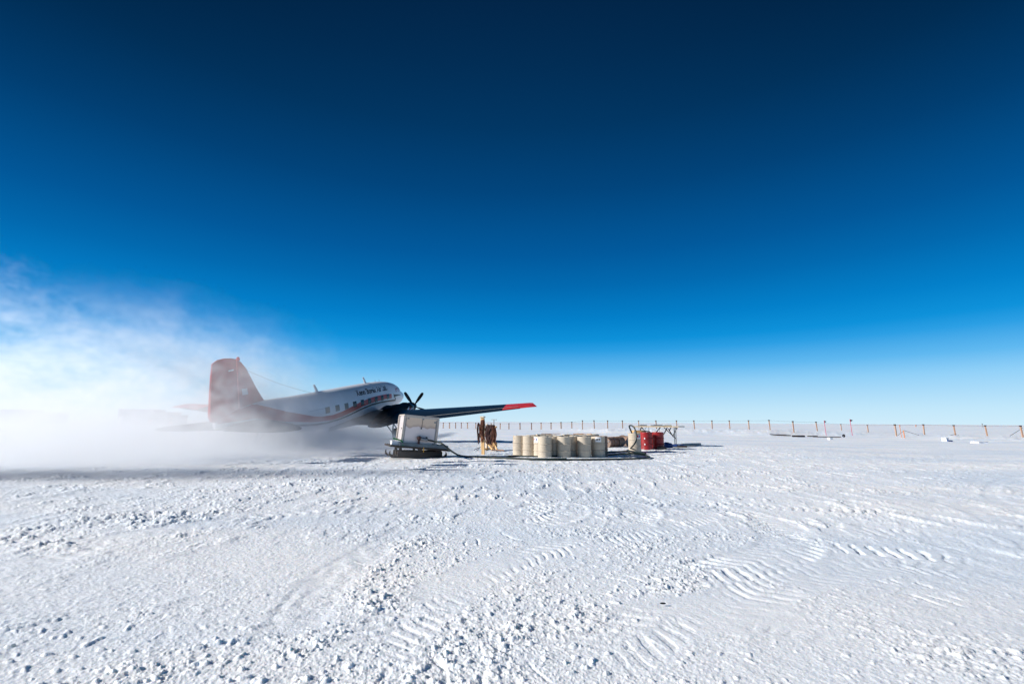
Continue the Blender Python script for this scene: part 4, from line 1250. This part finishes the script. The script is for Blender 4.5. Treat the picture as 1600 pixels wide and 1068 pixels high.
p = at(1484, 689, 40.5); bm = bmesh.new(); box(bm, 0, 0, .05, .34, .2, .1); o = obj("black_box", bm, MT['tarp'], bevel=.01); o.location = (p.x, p.y, H(p.x, p.y)); tag(o, "small dark blue box beside the upright snow block", "box")
bm = bmesh.new(); bmesh.ops.create_icosphere(bm, subdivisions=2, radius=.5)
for v in bm.verts: v.co = Vector((v.co.x * .05, v.co.y * .02, v.co.z * .014))
o = obj("debris", bm, MT['black']); p = gpt(1036, 946); o.location = (p.x, p.y, .02); tag(o, "tiny black scrap lying alone on the foreground snow", "scrap")

# ================================================================== DISTANT BUILDINGS
def cabin(px0, px1, yt, Y, label, m, windows=0, trim=None, roof='container2', lighten=False):
    a_ = at(px0, 655, Y); b_ = at(px1, 655, Y); t = at(px0, yt, Y)
    w = b_.x - a_.x; h = t.z + .2
    root = empty("camp_building", ((a_.x + b_.x) / 2, Y, -.1)); d = 5.0
    bm = bmesh.new(); box(bm, 0, d / 2, h / 2, w, d, h); obj("wall", bm, MT[m], root)
    bm = bmesh.new(); box(bm, 0, d / 2, h + .08, w + .3, d + .3, .16); obj("roof", bm, MT[roof], root)
    for k in range(windows):
        x = -w / 2 + (k + .5) * w / windows
        f = obj("window", box(bmesh.new(), x, -.03, h * .55, 1.1, .08, .9), MT['white'], root)
        obj("pane", box(bmesh.new(), x, -.06, h * .55, .9, .06, .7), MT['glass'], f)
    f = obj("door", box(bmesh.new(), -w / 2 + .9, -.04, 1.1, .9, .08, 2.0), MT[trim or 'orange'], root)
    obj("handle", box(bmesh.new(), -w / 2 + 1.2, -.12, 1.1, .05, .08, .15), MT['steel'], f)
    for x in np.linspace(-w / 2, w / 2, max(3, int(w / 3))):
        obj("panel_seam", box(bmesh.new(), x, -.02, h / 2, .08, .06, h), MT['steel'], root)
    tag(root, label, "building", "far camp buildings seen through the blown snow")
    return root
cabin(-70, 42, 640.2, 150, "long far building at the left edge of the photo", 'container', 8)
cabin(44, 82, 645.2, 146, "low far annex right of the long left building", 'container2', 4, roof='container')
cabin(183, 238, 640.0, 142, "taller far building with white left end, left of the aircraft tail", 'container', 6, 'white')
cabin(230.5, 262, 644.6, 130, "low far building with orange trim nearest the aircraft tail", 'container2', 3, 'orange')
cabin(262.5, 273, 649.2, 128, "small dark far shed just left of the aircraft tail", 'container', 1)

# ================================================================== BLOWING SNOW (volume grid made by geometry nodes)
def blowing_snow():
    me = bpy.data.meshes.new("blowing_snow")
    X0, X1, Y0, Y1, Z1 = -40.0, -3.0, 8.5, 44.0, 17.0
    o = link("blowing_snow", me)
    tag(o, "white cloud of snow blown up behind and around the aircraft tail", "blown snow", kind="stuff")
    ng = bpy.data.node_groups.new("blown_snow_cloud", 'GeometryNodeTree')
    ng.interface.new_socket("Geometry", in_out='INPUT', socket_type='NodeSocketGeometry')
    ng.interface.new_socket("Geometry", in_out='OUTPUT', socket_type='NodeSocketGeometry')
    N, L = ng.nodes, ng.links
    gi = N.new("NodeGroupInput"); go = N.new("NodeGroupOutput")
    pos = N.new("GeometryNodeInputPosition"); sp = N.new("ShaderNodeSeparateXYZ"); L.new(pos.outputs[0], sp.inputs[0])
    x, y, z = sp.outputs
    def mth(op, a, b=None, c=None, clamp=False):
        n = N.new("ShaderNodeMath"); n.operation = op; n.use_clamp = clamp
        for i, v in enumerate((a, b, c)):
            if v is None: continue
            if isinstance(v, (int, float)): n.inputs[i].default_value = v
            else: L.new(v, n.inputs[i])
        return n.outputs[0]
    def ss(v, a, b, lo=0.0, hi=1.0):
        n = N.new("ShaderNodeMapRange"); n.interpolation_type = 'SMOOTHSTEP'
        for i, q in enumerate((v, a, b, lo, hi)):
            if isinstance(q, (int, float)): n.inputs[i].default_value = q
            else: L.new(q, n.inputs[i])
        return n.outputs[0]
    def noise(scale, detail, sx=1, sy=1, sz=1, off=0, rough=.55, dist=0.0):
        cx = N.new("ShaderNodeCombineXYZ")
        L.new(mth('MULTIPLY_ADD', x, sx, off), cx.inputs[0]); L.new(mth('MULTIPLY_ADD', y, sy, off * 2), cx.inputs[1]); L.new(mth('MULTIPLY', z, sz), cx.inputs[2])
        n = N.new("ShaderNodeTexNoise"); n.inputs["Scale"].default_value = scale; n.inputs["Detail"].default_value = detail; n.inputs["Roughness"].default_value = rough; n.inputs["Distortion"].default_value = dist
        L.new(cx.outputs[0], n.inputs["Vector"]); return n.outputs[0]
    n1 = noise(.17, 4, 1, .7, 1.0, 5)
    n2 = noise(.38, 5, 1, .6, 1.1, 17, .62, 1.2)
    n3 = noise(.9, 5, 1, .5, 1.2, 31, .7, 1.5)
    # e: metres inside the right hand edge of the wash
    xe = mth('MULTIPLY_ADD', mth('SUBTRACT', y, 13.0), .11, -12.5)
    e = mth('SUBTRACT', xe, x)
    e1 = mth('MULTIPLY_ADD', mth('SUBTRACT', n1, .5), 7.0, e)
    # crest height
    hc = mth('MULTIPLY', mth('SUBTRACT', 1.0, mth('EXPONENT', mth('DIVIDE', mth('MAXIMUM', e, 0.0), -6.5))), 6.4)
    hc = mth('ADD', hc, mth('MULTIPLY', mth('MAXIMUM', mth('SUBTRACT', e, 15.0), 0.0), .38))
    hc = mth('ADD', hc, .8)
    hc = mth('MULTIPLY', hc, mth('MULTIPLY_ADD', n1, 3.3, -.40))
    edge = ss(e1, -1.5, 3.0)
    rel = mth('DIVIDE', z, hc)
    plume = ss(mth('MULTIPLY_ADD', mth('SUBTRACT', n2, .5), 2.3, rel), .45, .85, 1.0, 0.0)
    wis = ss(mth('ADD', mth('MULTIPLY', n2, .45), mth('MULTIPLY', n3, .55)), .47, .58)
    grow = ss(e, 0.0, 12.0, .5, 1.0)
    plume = mth('MULTIPLY', mth('MULTIPLY', plume, wis), mth('MULTIPLY', grow, .165))
    low = mth('EXPONENT', mth('DIVIDE', z, -.55))
    low = mth('MULTIPLY', low, mth('MULTIPLY', ss(n2, .35, .6, .45, 1.0), 1.0))
    lowedge = ss(e1, -4.5, .5)
    dens = mth('ADD', mth('MULTIPLY', plume, edge), mth('MULTIPLY', low, lowedge))
    def blob(cx, cy, cz, rx, ry, rz, amp):
        q = mth('ADD', mth('ADD', mth('POWER', mth('DIVIDE', mth('SUBTRACT', x, cx), rx), 2.0), mth('POWER', mth('DIVIDE', mth('SUBTRACT', y, cy), ry), 2.0)), mth('POWER', mth('DIVIDE', mth('SUBTRACT', z, cz), rz), 2.0))
        return mth('MULTIPLY', mth('EXPONENT', mth('MULTIPLY', q, -1.0)), mth('MULTIPLY', mth('MULTIPLY_ADD', wis, .85, .15), amp))
    zl = mth('MULTIPLY', mth('SUBTRACT', -3.6, x), .43)
    dens = mth('MULTIPLY', dens, ss(mth('SUBTRACT', z, zl), -1.6, .2, 1.0, 0.0))
    dens = mth('ADD', dens, blob(-13.6, 21.0, 2.4, 2.6, 3.5, 1.9, .40))
    dens = mth('ADD', dens, blob(-21.0, 27.0, 5.4, 4.0, 5.0, 2.2, .15))
    dens = mth('ADD', dens, blob(-15.5, 27.0, 5.0, 3.5, 4.0, 1.6, .07))
    dens = mth('ADD', dens, blob(-11.2, 24.0, .9, 2.6, 4.0, .9, .34))
    dens = mth('ADD', dens, blob(-6.8, 22.5, .05, 2.6, 4.0, .50, .60))
    nearY = ss(mth('MULTIPLY_ADD', mth('SUBTRACT', n1, .5), 4.0, y), 11.8, 14.8)
    farY = ss(y, 30.0, 39.5, 1.0, 0.0)
    side = mth('MULTIPLY', blob(-19.0, 10.9, 3.0, 4.5, .9, 3.6, .75), ss(x, -15.5, -14.0, 1.0, 0.0))
    lft = ss(x, X0, X0 + 5)
    dens = mth('MULTIPLY', mth('MULTIPLY', dens, nearY), mth('MULTIPLY', farY, lft))
    dens = mth('MAXIMUM', mth('SUBTRACT', mth('ADD', dens, side), .002), 0.0)
    vc = N.new("GeometryNodeVolumeCube")
    L.new(dens, vc.inputs["Density"]); vc.inputs["Background"].default_value = 0
    vc.inputs["Min"].default_value = (X0, Y0, -.2); vc.inputs["Max"].default_value = (X1, Y1, Z1)
    vc.inputs["Resolution X"].default_value = 230; vc.inputs["Resolution Y"].default_value = 150; vc.inputs["Resolution Z"].default_value = 85
    m = bpy.data.materials.new("blown_snow"); m.use_nodes = True
    nt = m.node_tree; nt.nodes.remove(nt.nodes["Principled BSDF"])
    pv = nt.nodes.new("ShaderNodeVolumePrincipled"); pv.inputs["Color"].default_value = (.98, .988, 1, 1); pv.inputs["Density"].default_value = 1.0; pv.inputs["Anisotropy"].default_value = .35
    nt.links.new(pv.outputs[0], nt.nodes["Material Output"].inputs["Volume"])
    sm = N.new("GeometryNodeSetMaterial"); sm.inputs["Material"].default_value = m
    L.new(vc.outputs[0], sm.inputs[0]); L.new(sm.outputs[0], go.inputs[0])
    me.materials.append(m)
    md = o.modifiers.new("cloud", 'NODES'); md.node_group = ng


blowing_snow()

# ================================================================== LIGHT AND SKY
SUN_EL, SUN_AZ = R(25), math.atan2(-math.cos(R(10)), -math.sin(R(10)))   # azimuth clockwise from +Y
sd = Vector((math.sin(SUN_AZ) * math.cos(SUN_EL), math.cos(SUN_AZ) * math.cos(SUN_EL), math.sin(SUN_EL)))
sun_d = bpy.data.lights.new("sun", 'SUN'); sun_d.energy = 5.0; sun_d.angle = R(.53); sun_d.color = (1.0, .965, .92)
sun = bpy.data.objects.new("sun", sun_d); COL.objects.link(sun)
sun.rotation_euler = (-sd).to_track_quat('-Z', 'Y').to_euler(); sun.location = sd * 60

EXPO = .35
w = bpy.data.worlds.new("World"); scene.world = w; w.use_nodes = True
nt = w.node_tree; bg = nt.nodes["Background"]; bg.inputs[1].default_value = .1
sk = nt.nodes.new("ShaderNodeTexSky"); sk.sky_type = 'NISHITA'; sk.sun_disc = False; sk.sun_elevation = SUN_EL; sk.sun_rotation = SUN_AZ
sk.altitude = 2800; sk.air_density = 1.0; sk.dust_density = 0.0; sk.ozone_density = 2.0
tc = nt.nodes.new("ShaderNodeTexCoord"); sx = nt.nodes.new("ShaderNodeSeparateXYZ"); nt.links.new(tc.outputs["Generated"], sx.inputs[0])
cr = nt.nodes.new("ShaderNodeValToRGB"); cr.color_ramp.interpolation = 'LINEAR'
# tint of the very dry, high polar air by elevation: (degrees, r, g, b)
TINT = [(0, .80, 1.02, 1.30), (1.5, .74, 1.02, 1.32), (4.6, .46, 1.05, 1.42), (6.5, .27, 1.02, 1.46), (8.7, .13, .99, 1.48), (10.5, .05, .92, 1.45), (12.7, .012, .85, 1.40), (20.6, .008, .66, 1.22), (28, .006, .53, 1.0), (35, .006, .39, .70), (41, .008, .30, .53), (47, .012, .215, .36), (70, .015, .17, .28), (90, .02, .15, .25)]
mx = 1.6
els = cr.color_ramp.elements
while len(els) > 1: els.remove(els[-1])
for i, (d, r_, g_, b_) in enumerate(TINT):
    e_ = els[0] if i == 0 else els.new(math.sin(R(d)))
    e_.position = math.sin(R(d)); e_.color = (r_ / mx, g_ / mx, b_ / mx, 1)
nt.links.new(sx.outputs["Z"], cr.inputs[0])
mul = nt.nodes.new("ShaderNodeMix"); mul.data_type = 'RGBA'; mul.blend_type = 'MULTIPLY'; mul.inputs[0].default_value = 1
nt.links.new(sk.outputs[0], mul.inputs[6]); nt.links.new(cr.outputs[0], mul.inputs[7])
sc2 = nt.nodes.new("ShaderNodeVectorMath"); sc2.operation = 'SCALE'; sc2.inputs["Scale"].default_value = mx / (2 ** EXPO)
# three parts of an even, dry polar sky to one part of the Nishita model
cr2 = nt.nodes.new("ShaderNodeValToRGB"); els = cr2.color_ramp.elements
EVEN = [(0, .62, .83, .96), (1.5, .54, .79, .95), (4.65, .29, .63, .92), (6.5, .12, .48, .86), (8.7, .025, .345, .77), (10.0, .004, .285, .70), (12.7, .001, .215, .59), (16.7, .0006, .145, .44), (20.6, .0006, .103, .34),
        (28, .0006, .060, .205), (35, .0006, .038, .128), (41, .0007, .027, .092), (47, .0008, .019, .066), (60, .001, .014, .048), (90, .001, .011, .038)]
while len(els) > 1: els.remove(els[-1])
for i, (d, r_, g_, b_) in enumerate(EVEN):
    e_ = els[0] if i == 0 else els.new(math.sin(R(d)))
    e_.position = math.sin(R(d)); e_.color = (r_, g_, b_, 1)
nt.links.new(sx.outputs["Z"], cr2.inputs[0])
sc4 = nt.nodes.new("ShaderNodeVectorMath"); sc4.operation = 'SCALE'; sc4.inputs["Scale"].default_value = 10 / (2 ** EXPO); nt.links.new(cr2.outputs[0], sc4.inputs[0])
nt.links.new(mul.outputs[2], sc2.inputs[0])
mx2 = nt.nodes.new("ShaderNodeMix"); mx2.data_type = 'VECTOR'; mx2.inputs[0].default_value = .94
nt.links.new(sc2.outputs[0], mx2.inputs[4]); nt.links.new(sc4.outputs[0], mx2.inputs[5]); 
def wm(op, a, b):
    n = nt.nodes.new("ShaderNodeMath"); n.operation = op
    for i_, v_ in enumerate((a, b)):
        if isinstance(v_, (int, float)): n.inputs[i_].default_value = v_
        else: nt.links.new(v_, n.inputs[i_])
    return n.outputs[0]


# sky colour darkened high to the left and right, imitating lens vignetting
xx = wm('MULTIPLY', sx.outputs["X"], sx.outputs["X"]); z3 = wm('POWER', wm('MAXIMUM', sx.outputs["Z"], 0.0), 3.0)
dk_ = wm('MAXIMUM', wm('SUBTRACT', 1.0, wm('MULTIPLY', wm('MULTIPLY', xx, z3), 5.0)), .45)
sc5 = nt.nodes.new("ShaderNodeVectorMath"); sc5.operation = 'SCALE'; nt.links.new(mx2.outputs[1], sc5.inputs[0]); nt.links.new(dk_, sc5.inputs["Scale"])
nt.links.new(sc5.outputs[0], bg.inputs[0])

vs = scene.view_settings; vs.view_transform = 'Standard'; vs.look = 'None'; vs.exposure = EXPO; vs.gamma = 1
cy = scene.cycles
cy.use_denoising = True
try: cy.denoiser = 'OPENIMAGEDENOISE'
except Exception: pass
cy.use_adaptive_sampling = True; cy.adaptive_threshold = .015
cy.max_bounces = 12; cy.diffuse_bounces = 3; cy.glossy_bounces = 3; cy.transmission_bounces = 3; cy.volume_bounces = 8; cy.transparent_max_bounces = 8
cy.volume_step_rate = 1.5; cy.volume_max_steps = 256
cy.sample_clamp_indirect = 6
scene.render.film_transparent = False
